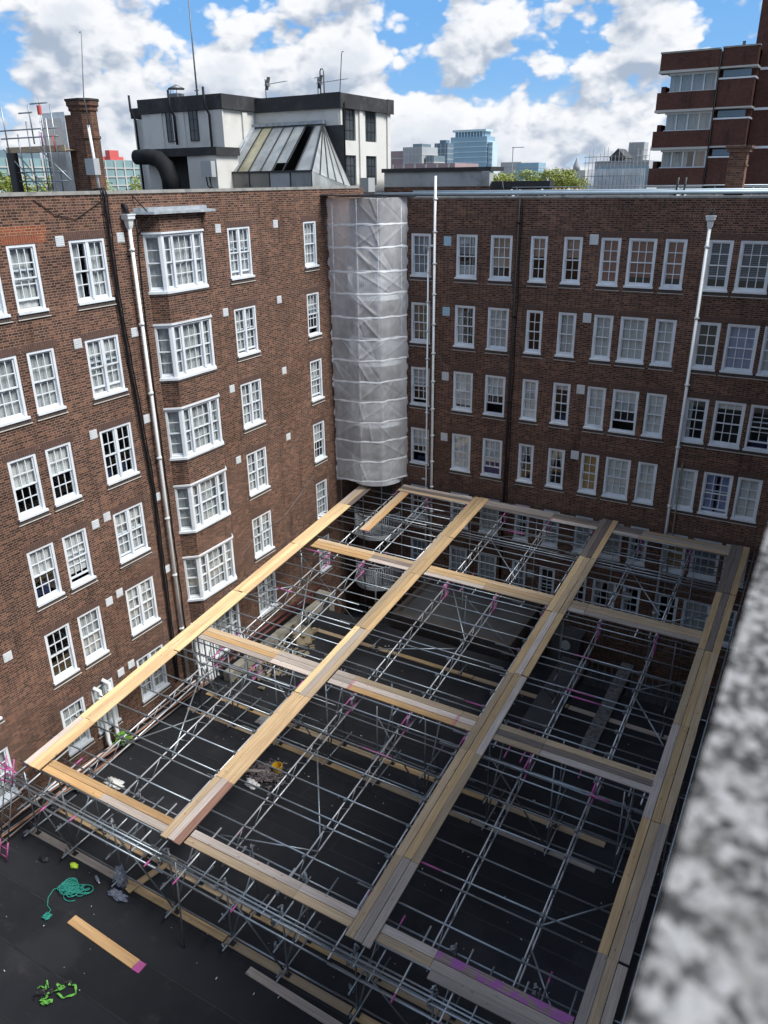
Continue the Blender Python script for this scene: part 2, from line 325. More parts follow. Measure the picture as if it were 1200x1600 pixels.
# ------------------------------------------------------------------ mesh building
class MB:
    def __init__(s): s.v = []; s.f = []; s.sm = []
    def face(s, pts, sm=False):
        i = len(s.v); s.v += [tuple(p) for p in pts]; s.f.append(tuple(range(i, i + len(pts)))); s.sm.append(sm); return s
    def box(s, x0, x1, y0, y1, z0, z1):
        if x0 > x1: x0, x1 = x1, x0
        if y0 > y1: y0, y1 = y1, y0
        if z0 > z1: z0, z1 = z1, z0
        i = len(s.v)
        s.v += [(x0, y0, z0), (x1, y0, z0), (x1, y1, z0), (x0, y1, z0), (x0, y0, z1), (x1, y0, z1), (x1, y1, z1), (x0, y1, z1)]
        for q in ((3, 2, 1, 0), (4, 5, 6, 7), (0, 1, 5, 4), (1, 2, 6, 5), (2, 3, 7, 6), (3, 0, 4, 7)):
            s.f.append(tuple(i + k for k in q)); s.sm.append(False)
        return s
    def bar(s, p, q, w, h, up=(0, 0, 1)):
        p = Vector(p); q = Vector(q); d = (q - p).normalized(); a = d.cross(Vector(up))
        if a.length < 1e-4: a = Vector((1, 0, 0))
        a.normalize(); b = a.cross(d).normalized(); a = a * (w / 2); b = b * (h / 2); i = len(s.v)
        for c in (p, q): s.v += [tuple(c - a - b), tuple(c + a - b), tuple(c + a + b), tuple(c - a + b)]
        for k in ((0, 1, 2, 3), (7, 6, 5, 4), (0, 4, 5, 1), (1, 5, 6, 2), (2, 6, 7, 3), (3, 7, 4, 0)):
            s.f.append(tuple(i + j for j in k)); s.sm.append(False)
        return s
    def path(s, pts, r, n=8, closed=False, cap=True):
        pts = [Vector(p) for p in pts]; m_ = len(pts); i0 = len(s.v); prev = None
        rr = r if isinstance(r, (list, tuple)) else [r] * m_
        for k, p in enumerate(pts):
            if closed: d = pts[(k + 1) % m_] - pts[k - 1]
            else: d = pts[min(k + 1, m_ - 1)] - pts[max(k - 1, 0)]
            d = d.normalized() if d.length > 1e-9 else Vector((0, 0, 1))
            if prev is None:
                a = d.cross(Vector((0, 0, 1)))
                if a.length < 1e-3: a = d.cross(Vector((1, 0, 0)))
            else:
                a = prev - d * prev.dot(d)
                if a.length < 1e-6: a = d.cross(Vector((0.3, 0.5, 1)))
            a.normalize(); prev = a; b = d.cross(a)
            for j in range(n):
                th = 2 * math.pi * j / n; s.v.append(tuple(p + (a * math.cos(th) + b * math.sin(th)) * rr[k]))
        for k in range(m_ if closed else m_ - 1):
            k2 = (k + 1) % m_
            for j in range(n):
                j2 = (j + 1) % n
                s.f.append((i0 + k * n + j, i0 + k * n + j2, i0 + k2 * n + j2, i0 + k2 * n + j)); s.sm.append(True)
        if cap and not closed:
            s.f.append(tuple(i0 + j for j in reversed(range(n)))); s.sm.append(False)
            s.f.append(tuple(i0 + (m_ - 1) * n + j for j in range(n))); s.sm.append(False)
        return s
    def tube(s, p, q, r=0.0242, n=8): return s.path([p, q], r, n)
    def prism(s, poly, z0, z1):
        n = len(poly); i = len(s.v)
        s.v += [(x, y, z0) for x, y in poly] + [(x, y, z1) for x, y in poly]
        s.f.append(tuple(i + k for k in reversed(range(n)))); s.f.append(tuple(i + n + k for k in range(n))); s.sm += [False, False]
        for k in range(n):
            k2 = (k + 1) % n; s.f.append((i + k, i + k2, i + n + k2, i + n + k)); s.sm.append(False)
        return s
    def grid(s, pts, sm=True):
        i = len(s.v); r_ = len(pts); c_ = len(pts[0])
        for row in pts: s.v += [tuple(p) for p in row]
        for a in range(r_ - 1):
            for b in range(c_ - 1):
                s.f.append((i + a * c_ + b, i + a * c_ + b + 1, i + (a + 1) * c_ + b + 1, i + (a + 1) * c_ + b)); s.sm.append(sm)
        return s
    def mesh(s, name, mat, org=(0, 0, 0)):
        me = bpy.data.meshes.new(name)
        me.from_pydata([(x - org[0], y - org[1], z - org[2]) for x, y, z in s.v], [], s.f)
        me.polygons.foreach_set('use_smooth', s.sm)
        if mat: me.materials.append(MATS[mat])
        me.update(); return me
LOC = {}
def tag(o, label=None, cat=None, group=None, kind=None):
    if label: o['label'] = label
    if cat: o['category'] = cat
    if group: o['group'] = group
    if kind: o['kind'] = kind
    return o
def thing(name, label, cat, loc, group=None):
    o = bpy.data.objects.new(name, None); o.empty_display_size = 0.3; COL.objects.link(o)
    LOC[o.name] = Vector(loc); o.location = (loc[0], loc[1], loc[2] + H)
    return tag(o, label, cat, group)
def link(name, me, parent, loc, rot=None):
    """loc: camera-relative world place when the parent is an unrotated thing"""
    o = bpy.data.objects.new(name, me); COL.objects.link(o); o.parent = parent
    o.location = Vector(loc) - LOC[parent.name]; LOC[o.name] = Vector(loc)
    if rot is not None: o.rotation_euler = rot
    return o
def part(name, mb, mat, parent, label=None, kind=None):
    l = LOC[parent.name]
    o = link(name, mb.mesh(name, mat, l), parent, l)
    return tag(o, label, None, None, kind)
def solo(name, mb, mat, label=None, cat=None, group=None, kind=None):
    xs = [p[0] for p in mb.v]; ys = [p[1] for p in mb.v]; zs = [p[2] for p in mb.v]
    org = ((min(xs) + max(xs)) / 2, (min(ys) + max(ys)) / 2, min(zs))
    o = bpy.data.objects.new(name, mb.mesh(name, mat, org)); COL.objects.link(o)
    LOC[o.name] = Vector(org); o.location = (org[0], org[1], org[2] + H)
    return tag(o, label, cat, group, kind)

GZ = -18.55                     # courtyard roof level
WA, WB = -20.0, 31.8            # faces of the left wing (x) and of the back wing (y)
exec_parts = []

# ------------------------------------------------------------------ the setting: ground and roofs
solo('ground', MB().face([(-3000, -3000, -24), (3000, -3000, -24), (3000, 3000, -24), (-3000, 3000, -24)]), 'ground_far', kind='structure')
cr_ = solo('courtyard_roof', MB().box(WA - 0.3, 0.3, -8, 26.3, GZ - 0.6, GZ - 0.012), 'felt', kind='structure')
for k in range(21):
    y0 = -2 + k * 1.36
    part('felt_sheet', MB().box(WA + 0.25, 0.02, y0, min(y0 + 1.36 + 0.06, 26.29), GZ - 0.010, GZ - 0.006 + 0.003 * (k % 2)), 'felt', cr_)
for k in range(21):
    y0 = -2 + k * 1.36
    part('lap_seam', MB().box(WA + 0.26, 0.01, y0 - 0.02, y0 + 0.03, GZ - 0.002, GZ + 0.001), 'seam', cr_)
for k in range(9):
    x0 = WA + 1.2 + rnd.uniform(0, 1) + 2.1 * k; y0 = -2 + 1.36 * rnd.randint(4, 15)
    part('lap_seam', MB().box(x0, x0 + 0.05, y0 + 0.031, y0 + 1.338, GZ - 0.002, GZ + 0.0012), 'seam', cr_)
solo('lightwell_floor', MB().box(WA - 0.3, 0.3, 26.301, WB, -21.9, -21.4), 'roof_grey', kind='structure')

# ------------------------------------------------------------------ sash windows
MESH = {}
def cached(key, fn):
    if key not in MESH: MESH[key] = fn()
    return MESH[key]
FW, BAR = 0.085, 0.027
def win_layout(w, h, groups):
    """groups: relative widths and pane columns; returns pane rectangles of upper and lower sash"""
    iw0, iw1, iz0, iz1 = FW, w - FW, 0.10, h - 0.075
    tot = sum(g[0] for g in groups); mul = 0.10; avail = (iw1 - iw0) - mul * (len(groups) - 1)
    x = iw0; out = []
    for rel, n in groups:
        gw = avail * rel / tot; out.append((x, x + gw, n)); x += gw + mul
    return out, iz0, iz1
ST = 0.042
def sash_mesh(gx, za, zb, y, meet_low):
    mb = MB(); rects = []
    for (a, b, n) in gx:
        lo = ST if meet_low else ST + 0.02; hi = ST
        mb.box(a, a + ST, y, y + 0.04, za, zb); mb.box(b - ST, b, y, y + 0.04, za, zb)
        mb.box(a + ST, b - ST, y, y + 0.04, za, za + lo); mb.box(a + ST, b - ST, y, y + 0.04, zb - hi, zb)
        px0, px1, pz0, pz1 = a + ST, b - ST, za + lo, zb - hi
        cw = (px1 - px0 - BAR * (n - 1)) / n; chh = (pz1 - pz0 - BAR) / 2
        for k in range(1, n): mb.box(px0 + k * cw + (k - 1) * BAR, px0 + k * (cw + BAR), y + 0.004, y + 0.034, pz0, pz1)
        for k in range(n):
            mb.box(px0 + k * (cw + BAR), px0 + k * (cw + BAR) + cw, y + 0.006, y + 0.032, pz0 + chh, pz0 + chh + BAR)
            for r_ in range(2): rects.append((px0 + k * (cw + BAR), pz0 + r_ * (chh + BAR), cw, chh))
    return mb, rects
def wave(u0, u1, z0, z1, y, amp, n, seed, gather=0.0):
    r_ = random.Random(seed); ph = r_.random() * 6; pts = []
    for j in range(4):
        t_ = j / 3; row = []
        for i in range(n + 1):
            s_ = i / n; uu = u0 + (u1 - u0) * s_
            row.append((uu, y + amp * math.sin(s_ * n * 1.25 + ph + t_ * 0.6) * (0.6 + 0.4 * t_) + amp * 0.5 * math.sin(s_ * n * 0.43 + ph), z0 + (z1 - z0) * t_ + 0.01 * math.sin(uu * 9 + ph) * (1 - t_)))
        pts.append(row)
    return MB().grid(pts)
def dress(win, w, h, kind, seed):
    """curtains and blinds behind the glass"""
    a, b, z0, z1 = 0.07, w - 0.07, 0.07, h - 0.05; zm = h * 0.52; Y = 0.152
    def add(nm, mb, mat):
        o = bpy.data.objects.new(nm, mb.mesh(nm, 'cloth_' + mat)); COL.objects.link(o); o.parent = win
    n = max(14, int((b - a) / 0.05))
    def blind(zl, mat): add('blind', MB().box(a, b, Y, Y + 0.012, zl, z1), mat)
    def full(mat): add('curtain', wave(a, b, z0, z1, Y + 0.035, 0.024, n, seed), mat)
    if kind == 'net': full('net')
    elif kind == 'gap':
        c = a + (b - a) * (0.62 if seed % 2 else 0.35)
        add('curtain', wave(a, c - 0.06, z0, z1, Y + 0.035, 0.024, n // 2, seed), 'net'); add('curtain', wave(c + 0.10, b, z0, z1, Y + 0.035, 0.024, n // 2, seed + 1), 'net')
    elif kind == 'blind': blind(h * (0.14 + 0.07 * (seed % 3)), 'blind')
    elif kind == 'whiteblind': blind(z0 + 0.03, 'blind')
    elif kind == 'half': blind(zm - 0.08, 'blind')
    elif kind == 'netblind':
        blind(h * 0.66, 'blind'); full('net')
    elif kind == 'nethalf': add('curtain', wave(a, b, zm - 0.1, z1, Y + 0.035, 0.024, n, seed), 'net')
    elif kind in ('grey', 'tan', 'rust', 'brown', 'amber'):
        blind({'tan': h * 0.30, 'rust': h * 0.20, 'brown': h * 0.12, 'amber': z0, 'grey': z0}[kind], kind)
    elif kind == 'tanhalf': blind(h * 0.55, 'tan')
    elif kind == 'rustfull': blind(z0, 'rust')
    elif kind == 'greynet': blind(h * 0.55, 'grey'); add('curtain', wave(a, b, z0, h * 0.3, Y + 0.06, 0.02, n, seed), 'net')
    elif kind == 'slat':
        mb = MB(); k = 0
        zz = z1
        while zz > h * 0.22: mb.box(a, b, Y, Y + 0.03, zz - 0.030, zz); zz -= 0.062
        add('venetian_blind', mb, 'slat')
    elif kind == 'blue': full('blue')
    elif kind == 'blueside':
        c = (a + b) / 2; add('curtain', wave(a, c - 0.05, z0, z1, Y + 0.035, 0.024, n // 2, seed), 'blue'); add('curtain', wave(c + 0.07, b, z0, z1, Y + 0.035, 0.024, n // 2, seed + 1), 'blue')
    elif kind == 'side':
        add('curtain', wave(a, a + (b - a) * 0.28, z0, z1, Y + 0.035, 0.024, n // 3, seed), 'net'); 
        if seed % 2: add('curtain', wave(b - (b - a) * 0.26, b, z0, z1, Y + 0.035, 0.024, n // 3, seed + 1), 'net')
    elif kind == 'tieback':
        for sgn in (0, 1):
            e0, c = (a, (a + b) / 2) if not sgn else (b, (a + b) / 2)
            mb = MB(); mb.grid([[(e0, Y + 0.05, z1), (c, Y + 0.05, z1)], [(e0, Y + 0.05, h * 0.45), (e0 + (c - e0) * 0.35, Y + 0.06, h * 0.45)], [(e0, Y + 0.05, z0), (e0 + (c - e0) * 0.2, Y + 0.06, z0)]]); add('curtain', mb, 'net')
    elif kind == 'plum': blind(h * 0.36, 'blind'); add('curtain', wave(a, b, z0, h * 0.34, Y + 0.06, 0.02, n, seed), 'plum')
    elif kind == 'topblind': blind(h * 0.82, 'blind')
    if kind in ('none', 'half', 'side', 'topblind', 'nethalf', 'olive') and seed % 3 == 0:
        mb = MB(); r_ = random.Random(seed)
        mb.box(a + 0.1, a + 0.1 + (b - a) * 0.4, Y + 0.25, Y + 0.55, z0, z0 + 0.16); mb.box(b - 0.35, b - 0.12, Y + 0.2, Y + 0.4, z0, z0 + 0.28)
        o = bpy.data.objects.new('clutter', mb.mesh('clutter', 'dirty_white' if r_.random() < .5 else 'navy')); COL.objects.link(o); o.parent = win
def make_window(parent, loc, rotz, w, h, groups, kind, seed, raise_low=0.0, each_pane=True, lintel='lintel_brick', deep=True):
    win = bpy.data.objects.new('window', None); win.empty_display_size = 0.2; COL.objects.link(win); win.parent = parent
    win.location = Vector(loc) - LOC[parent.name]; win.rotation_euler = (0, 0, rotz)
    key = (round(w, 2), round(h, 2), tuple(groups)); w, h = key[0], key[1]
    gx, iz0, iz1 = win_layout(w, h, groups); zm = (iz0 + iz1) / 2
    def sub(nm, me, l=(0, 0, 0)):
        o = bpy.data.objects.new(nm, me); COL.objects.link(o); o.parent = win; o.location = l; return o
    def frame():
        mb = MB(); y0, y1 = 0.012, 0.15
        mb.box(0, FW, y0, y1, 0.05, h); mb.box(w - FW, w, y0, y1, 0.05, h); mb.box(FW, w - FW, y0, y1, h - 0.075, h); mb.box(FW, w - FW, y0 + 0.05, y1, 0.05, 0.10)
        for i in range(len(gx) - 1): mb.box(gx[i][1], gx[i + 1][0], y0 + 0.01, y1, 0.10, h - 0.075)
        return mb.mesh('frame', 'white_paint')
    sub('frame', cached(('fr', key), frame))
    def up():
        mb, rc = sash_mesh(gx, zm - 0.02, iz1, 0.05, True); return mb.mesh('upper_sash', 'white_paint'), rc
    def lo():
        mb, rc = sash_mesh(gx, iz0, zm + 0.02, 0.095, False); return mb.mesh('lower_sash', 'white_paint'), rc
    um, ur = cached(('up', key), up); lm, lr = cached(('lo', key), lo)
    sub('sash', um); sub('sash', lm, (0, 0, raise_low))
    if each_pane:
        for rc, y, dz in ((ur, 0.066, 0), (lr, 0.112, raise_low)):
            for (x, z, cw, chh) in rc:
                pm = cached(('pane', round(cw, 3), round(chh, 3)), lambda: MB().box(-0.004, round(cw, 3) + 0.004, 0, 0.004, -0.004, round(chh, 3) + 0.004).mesh('pane', 'glass'))
                sub('pane', pm, (x, y, z + dz))
    else:
        def pj(rc, y):
            mb = MB()
            for (x, z, cw, chh) in rc: mb.box(x - 0.004, x + cw + 0.004, y, y + 0.004, z - 0.004, z + chh + 0.004)
            return mb.mesh('panes', 'glass')
        tag(sub('panes', cached(('pju', key), lambda: pj(ur, 0.066))), kind='stuff')
        tag(sub('panes', cached(('pjl', key), lambda: pj(lr, 0.112)), (0, 0, raise_low)), kind='stuff')
    sub('sill', cached(('sill', key), lambda: MB().box(-0.03, w + 0.03, -0.075, 0.06, -0.025, 0.048).box(0.0, w, 0.061, 0.15, 0.0, 0.048).mesh('sill', 'white_paint')))
    def bsill():
        mb = MB(); x = -0.06
        while x < w + 0.04: mb.box(x, min(x + 0.066, w + 0.06), -0.035, 0.01, -0.150, -0.03); x += 0.075
        return mb.mesh('brick_sill', 'tile_sill')
    sub('brick_sill', cached(('bs', key), bsill))
    sub('mortar_line', cached(('ml', key), lambda: MB().box(-0.07, w + 0.09, -0.05, 0.0, -0.178, -0.156).mesh('mortar_line', 'pale_mortar')))
    if lintel:
        def lin():
            mb = MB(); x = -0.11
            while x < w + 0.08: mb.box(x, x + 0.062, -0.008, 0.02, h + 0.006, h + 0.225); x += 0.075
            return mb.mesh('lintel', lintel)
        sub('lintel', cached(('lt', key, lintel), lin))
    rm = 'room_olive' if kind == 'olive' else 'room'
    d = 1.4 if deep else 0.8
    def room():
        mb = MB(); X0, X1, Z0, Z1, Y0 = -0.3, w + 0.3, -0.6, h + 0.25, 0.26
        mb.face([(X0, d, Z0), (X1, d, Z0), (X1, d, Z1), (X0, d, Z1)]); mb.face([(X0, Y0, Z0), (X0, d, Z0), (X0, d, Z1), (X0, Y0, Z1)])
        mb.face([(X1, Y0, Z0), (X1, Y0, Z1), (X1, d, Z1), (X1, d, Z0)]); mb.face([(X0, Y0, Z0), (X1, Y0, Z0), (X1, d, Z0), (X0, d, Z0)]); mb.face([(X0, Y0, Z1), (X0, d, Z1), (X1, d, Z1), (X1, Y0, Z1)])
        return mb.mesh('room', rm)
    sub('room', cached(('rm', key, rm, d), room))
    dress(win, w, h, kind, seed)
    return win
def wall_sheet(axis, plane, u0, u1, z0, z1, holes, reveal):
    """brick face with real openings; axis 'x': face at x=plane looking +X; axis 'y': face at y=plane looking -Y"""
    us = sorted({u0, u1, *[v for hh in holes for v in hh[:2]]}); zs = sorted({z0, z1, *[v for hh in holes for v in hh[2:]]})
    us = [u for u in us if u0 <= u <= u1]; zs = [z for z in zs if z0 <= z <= z1]
    P = (lambda u, z, d=0.0: (plane - d, u, z)) if axis == 'x' else (lambda u, z, d=0.0: (u, plane + d, z))
    mb = MB()
    for i in range(len(us) - 1):
        for j in range(len(zs) - 1):
            uc, zc = (us[i] + us[i + 1]) / 2, (zs[j] + zs[j + 1]) / 2
            if any(a < uc < b and c < zc < d for a, b, c, d in holes): continue
            mb.face([P(us[i], zs[j]), P(us[i + 1], zs[j]), P(us[i + 1], zs[j + 1]), P(us[i], zs[j + 1])])
    for a, b, c, d in holes:
        r = reveal
        mb.face([P(a, c), P(a, d), P(a, d, r), P(a, c, r)]); mb.face([P(b, c), P(b, c, r), P(b, d, r), P(b, d)])
        mb.face([P(a, d), P(b, d), P(b, d, r), P(a, d, r)]); mb.face([P(a, c), P(a, c, r), P(b, c, r), P(b, c)])
    return mb

# ------------------------------------------------------------------ left wing
bA = thing('brick_building', 'brown brick mansion block with bay windows down the left side of the courtyard', 'building', (WA - 4, 16, GZ))
RA = [-3.30 - 2.918 * k for k in range(6)]; HA = 1.83
colsA = {'W9': (9.95, 10.90), 'W0': (12.88, 13.84), 'W1': (14.17, 15.11), 'W2': (16.25, 17.58), 'W3': (23.32, 24.62), 'W4': (28.12, 29.04)}
kindsA = {'W9': ['net', 'net', 'net', 'half', 'net', 'net'],
          'W0': ['net', 'net', 'half', 'half', 'olive', 'net'],
          'W1': ['net', 'net', 'half', 'blind', 'net', 'whiteblind'],
          'W2': ['gap', 'netblind', 'none', 'netblind', 'netblind', 'net'],
          'W3': ['net', 'net', 'net', 'net', 'net', 'net'],
          'W4': ['net', 'nethalf', 'net', 'nethalf', 'net', 'net']}
raisedA = {('W1', 0): 0.22, ('W2', 1): 0.16, ('W3', 0): 0.12, ('W0', 2): 0.0, ('W1', 3): 0.14, ('W2', 3): 0.06, ('W4', 1): 0.2, ('W3', 1): 0.08, ('W4', 2): 0.1}
holesA = [(a, b, z, z + HA) for (a, b) in colsA.values() for z in RA]
BY0, BY1, BP = 19.12, 21.95, 0.43           # bay: canted projection from the wall
topA = -0.24
part('wall', wall_sheet('x', WA, -8, 33.0, -24, topA, holesA + [(BY0 + 0.12, BY1 - 0.12, z - 0.02, z + HA + 0.02) for z in RA], 0.26), 'brick', bA)
part('wall', MB().box(-44, WA - 3.0, -8, 33.0, -24, -0.62).box(WA - 3, WA - 0.001, -8.2, -8, -24, topA), 'brick', bA)
part('parapet_coping', MB().box(WA - 0.40, WA + 0.03, -8, 32.6, topA + 0.002, -0.14), 'coping', bA)
part('roof', MB().box(-46, WA - 0.41, -8, 44, -0.60, -0.42), 'bitumen', bA)
for cn, (a, b) in colsA.items():
    for r_, z in enumerate(RA):
        pair = cn in ('W2', 'W3')
        new = (cn == 'W1' and r_ == 0)
        make_window(bA, (WA, a, z), math.pi / 2, b - a, HA, ((1, 2), (1, 2)) if pair else ((1, 3),), kindsA[cn][r_], hash((cn, r_)) % 97 if False else (ord(cn[1]) * 7 + r_ * 5),
                    raisedA.get((cn, r_), 0.0), each_pane=(cn != 'W9' and r_ < 5), lintel='lintel_new' if new else 'lintel_brick')
part('repair_brickwork', MB().box(WA - 0.02, WA + 0.005, 13.2, 15.55, -1.235, -1.00).box(WA - 0.02, WA + 0.005, 13.2, 14.04, -1.45, -1.238).box(WA - 0.02, WA + 0.005, 15.24, 15.5, -1.45, -1.238), 'brick_new', bA, 'patch of new orange brick above the top left window')
# canted bay
def bay_poly(off=0.0): return [(WA - 0.05, BY0 - off), (WA + BP + off, BY0 + BP - off * 0.4), (WA + BP + off, BY1 - BP + off * 0.4), (WA - 0.05, BY1 + off)]
zt = -0.86
bay = part('bay', MB().prism(bay_poly(), RA[0] + HA + 0.06, zt), 'brick', bA, 'canted brick bay running the full height of the wall')
for k in range(6):
    zb_ = RA[k + 1] + HA + 0.06 if k < 5 else GZ - 0.1
    part('bay_apron', MB().prism(bay_poly(), zb_, RA[k] - 0.12), 'brick', bA)
def bay_window(k):
    z = RA[k]; e = part('bay_window', MB().prism(bay_poly(0.05), z + HA + 0.0, z + HA + 0.06), 'white_paint', bA)
    link('sill', MB().prism(bay_poly(0.05), z - 0.05, z + 0.03).mesh('sill', 'white_paint', LOC[bA.name]), e, LOC[bA.name])
    segs = [((WA - 0.03, BY0 + 0.02), (WA + BP, BY0 + BP), ((1, 1),)), ((WA + BP, BY0 + BP), (WA + BP, BY1 - BP), ((0.6, 1), (1.6, 3), (0.6, 1))), ((WA + BP, BY1 - BP), (WA - 0.03, BY1 - 0.02), ((1, 1),))]
    for si, (p, q, g) in enumerate(segs):
        p = Vector((*p, 0)); q = Vector((*q, 0)); d = (q - p); L = d.length; d.normalize(); nrm = Vector((-d.y, d.x, 0))
        def W(u, y, zz): 
            c = p + d * u + nrm * y; return (c.x, c.y, z + zz)
        def conv(mb):
            m2 = MB(); m2.f = mb.f; m2.sm = mb.sm; m2.v = [W(*v) for v in mb.v]; return m2
        gx, iz0, iz1 = win_layout(L, HA, g); zm = (iz0 + iz1) / 2
        fr_ = MB(); fr_.box(0, FW + 0.02, 0, 0.14, 0.03, HA).box(L - FW - 0.02, L, 0, 0.14, 0.03, HA).box(FW, L - FW, 0, 0.14, HA - 0.075, HA).box(FW, L - FW, 0.03, 0.14, 0.03, 0.10)
        for i in range(len(gx) - 1): fr_.box(gx[i][1], gx[i + 1][0], 0.01, 0.14, 0.10, HA - 0.075)
        def add(nm, mb, mat, kind=None): return tag(link(nm, conv(mb).mesh(nm, mat, LOC[bA.name]), e, LOC[bA.name]), kind=kind)
        add('frame', fr_, 'white_paint')
        um, ur = sash_mesh(gx, zm - 0.02, iz1, 0.05, True); lm, lr = sash_mesh(gx, iz0, zm + 0.02, 0.09, False)
        add('sash', um, 'white_paint'); add('sash', lm, 'white_paint')
        for rc, y in ((ur, 0.066), (lr, 0.107)):
            for (x, zz, cw, chh) in rc: add('pane', MB().box(x - 0.004, x + cw + 0.004, y, y + 0.004, zz - 0.004, zz + chh + 0.004), 'glass')
        add('curtain', wave(0.1, L - 0.1, 0.06, HA - 0.06, 0.19, 0.024, max(8, int(L / 0.05)), k * 3 + si), 'cloth_net')
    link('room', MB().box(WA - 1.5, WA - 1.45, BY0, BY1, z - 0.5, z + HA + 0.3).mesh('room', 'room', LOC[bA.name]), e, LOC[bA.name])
    tl = part('tile_sill', MB().prism(bay_poly(0.03), z - 0.118, z - 0.052), 'tile_sill', bA)
for k in range(6): bay_window(k)
part('bay_roof', MB().prism([(WA, BY0 - 0.35), (WA + BP + 0.2, BY0 + 0.05), (WA + BP + 0.2, BY1 + 0.12), (WA, BY1 + 0.32)], -0.855, -0.775)
     .prism([(WA, BY0 - 0.2), (WA + 0.35, BY0 + 0.1), (WA + 0.35, BY1), (WA, BY1 + 0.2)], -0.773, -0.66), 'lead', bA)
# vents
for (y, z) in [(15.94, -1.47), (18.23, -1.5), (15.98, -4.43), (18.28, -4.45), (22.81, -1.47), (26.22, -1.47), (26.16, -4.38), (22.82, -4.43), (11.57, -13.15), (13.33, -17.21),
               (22.8, -7.35), (26.2, -7.32), (22.8, -10.28), (26.2, -10.25), (16.0, -7.33), (18.3, -7.40), (16.0, -10.2), (15.5, -10.28), (18.3, -10.3), (18.3, -13.2), (16.0, -13.1), (15.52, -13.2), (16.0, -16.05), (15.5, -16.1)]:
    s_ = 0.145
    mv = MB().box(WA, WA + 0.02, y - s_, y + s_, z - s_, z + s_)
    for q in range(5): mv.box(WA + 0.021, WA + 0.028, y - s_ + 0.02, y + s_ - 0.02, z - s_ + 0.03 + q * 0.052, z - s_ + 0.055 + q * 0.052)
    part('vent', mv, 'vent_grey', bA)
# rainwater pipe with hopper head
def rwp(parent, P, ztop, zbot, r, mat, nbr, hopper, out):
    """P: (x, y) of the pipe; out: direction away from the wall"""
    x, y = P
    o = part('drainpipe', MB().path([(x, y, ztop), (x, y, zbot)], r, 12), mat, parent)
    sx, sy = (0.0, 1.0) if abs(out[0]) > 0.5 else (1.0, 0.0)
    for k in range(nbr):
        z = ztop - 0.9 - k * (ztop - zbot - 1.2) / max(1, nbr - 1)
        mb = MB().path([(x, y, z - 0.05), (x, y, z + 0.05)], r * 1.3, 12)
        mb.box(x - 0.10 * sx - 0.03 * (1 - sx) - out[0] * 0.03, x + 0.10 * sx + 0.03 * (1 - sx) - out[0] * 0.03, y - 0.10 * sy - 0.03 * (1 - sy) - out[1] * 0.03, y + 0.10 * sy + 0.03 * (1 - sy) - out[1] * 0.03, z - 0.02, z + 0.02)
        link('bracket', mb.mesh('bracket', mat, LOC[parent.name]), o, LOC[parent.name])
    if hopper:
        mb = MB(); prof = [(r, ztop - 0.28), (r * 1.4, ztop - 0.2), (0.10, ztop - 0.05), (0.15, ztop + 0.02), (0.15, ztop + 0.16)]
        for (a, za), (b, zb_) in zip(prof, prof[1:]):
            c1 = [(x - a, y - a, za), (x + a, y - a, za), (x + a, y + a, za), (x - a, y + a, za)]; c2 = [(x - b, y - b, zb_), (x + b, y - b, zb_), (x + b, y + b, zb_), (x - b, y + b, zb_)]
            for i in range(4): mb.face([c1[i], c1[(i + 1) % 4], c2[(i + 1) % 4], c2[i]])
        mb.box(x - 0.17, x + 0.17, y - 0.17, y + 0.17, ztop + 0.12, ztop + 0.16)
        link('hopper_head', mb.mesh('hopper_head', mat, LOC[parent.name]), o, LOC[parent.name])
    return o
rwp(bA, (WA + 0.17, 18.50), -0.98, GZ + 0.1, 0.058, 'white_plastic', 8, True, (1, 0))
part('gutter_outlet', MB().path([(WA - 0.05, 18.5, -0.55), (WA + 0.1, 18.5, -0.6), (WA + 0.16, 18.5, -0.84)], 0.075, 10), 'black_pipe', bA)
def cable(parent, pts, r=0.022, mat='black_pipe', nm='cable', sag=0.02):
    P = []
    for a, b in zip(pts, pts[1:]):
        n = max(3, int((Vector(b) - Vector(a)).length / 0.35))
        for i in range(n):
            t_ = i / n; c = Vector(a).lerp(Vector(b), t_); P.append((c.x, c.y + rnd.uniform(-sag, sag), c.z))
    P.append(pts[-1]); return part(nm, MB().path(P, r, 6), mat, parent)
for off, r_ in ((0, 0.035), (0.09, 0.022), (-0.07, 0.02)):
    cable(bA, [(WA - 0.5, 17.75 + off, -0.12), (WA + 0.02, 17.76 + off, -0.08), (WA + 0.07, 17.77 + off, -0.3), (WA + 0.06, 17.76 + off, -3.6), (WA + 0.06, 17.95 + off, -7.0), (WA + 0.06, 18.11 + off, -10.0), (WA + 0.06, 18.07 + off, -12.6), (WA + 0.06, 18.0 + off, -18.0)], r_)
cable(bA, [(WA + 0.3, 18.7, -1.0), (WA + 0.1, 18.72, -4), (WA + 0.1, 18.72, -9), (WA + 0.1, 18.74, -16)], 0.03)
cable(bA, [(WA - 0.2, 18.9, -0.1), (WA + 0.05, 18.95, -0.35), (WA + 0.5, 19.15, -0.9), (WA + 0.2, 18.75, -1.5)], 0.02)
cable(bA, [(WA + 0.02, 15.3, -0.35), (WA + 0.03, 15.9, -0.75), (WA + 0.03, 16.6, -0.9), (WA + 0.03, 17.4, -0.55), (WA + 0.03, 17.7, -0.4)], 0.012)
cable(bA, [(WA + 0.03, 16.2, -12.3), (WA + 0.03, 17.9, -12.35)], 0.008, 'galv_old')
cable(bA, [(WA + 0.03, 16.2, -15.0), (WA + 0.03, 18.0, -15.1)], 0.008, 'galv_old')
cable(bA, [(WA + 0.03, 22.3, -14.6), (WA + 0.04, 23.4, -13.9), (WA + 0.04, 25.5, -13.8), (WA + 0.04, 28.0, -12.6)], 0.008, 'galv_old')
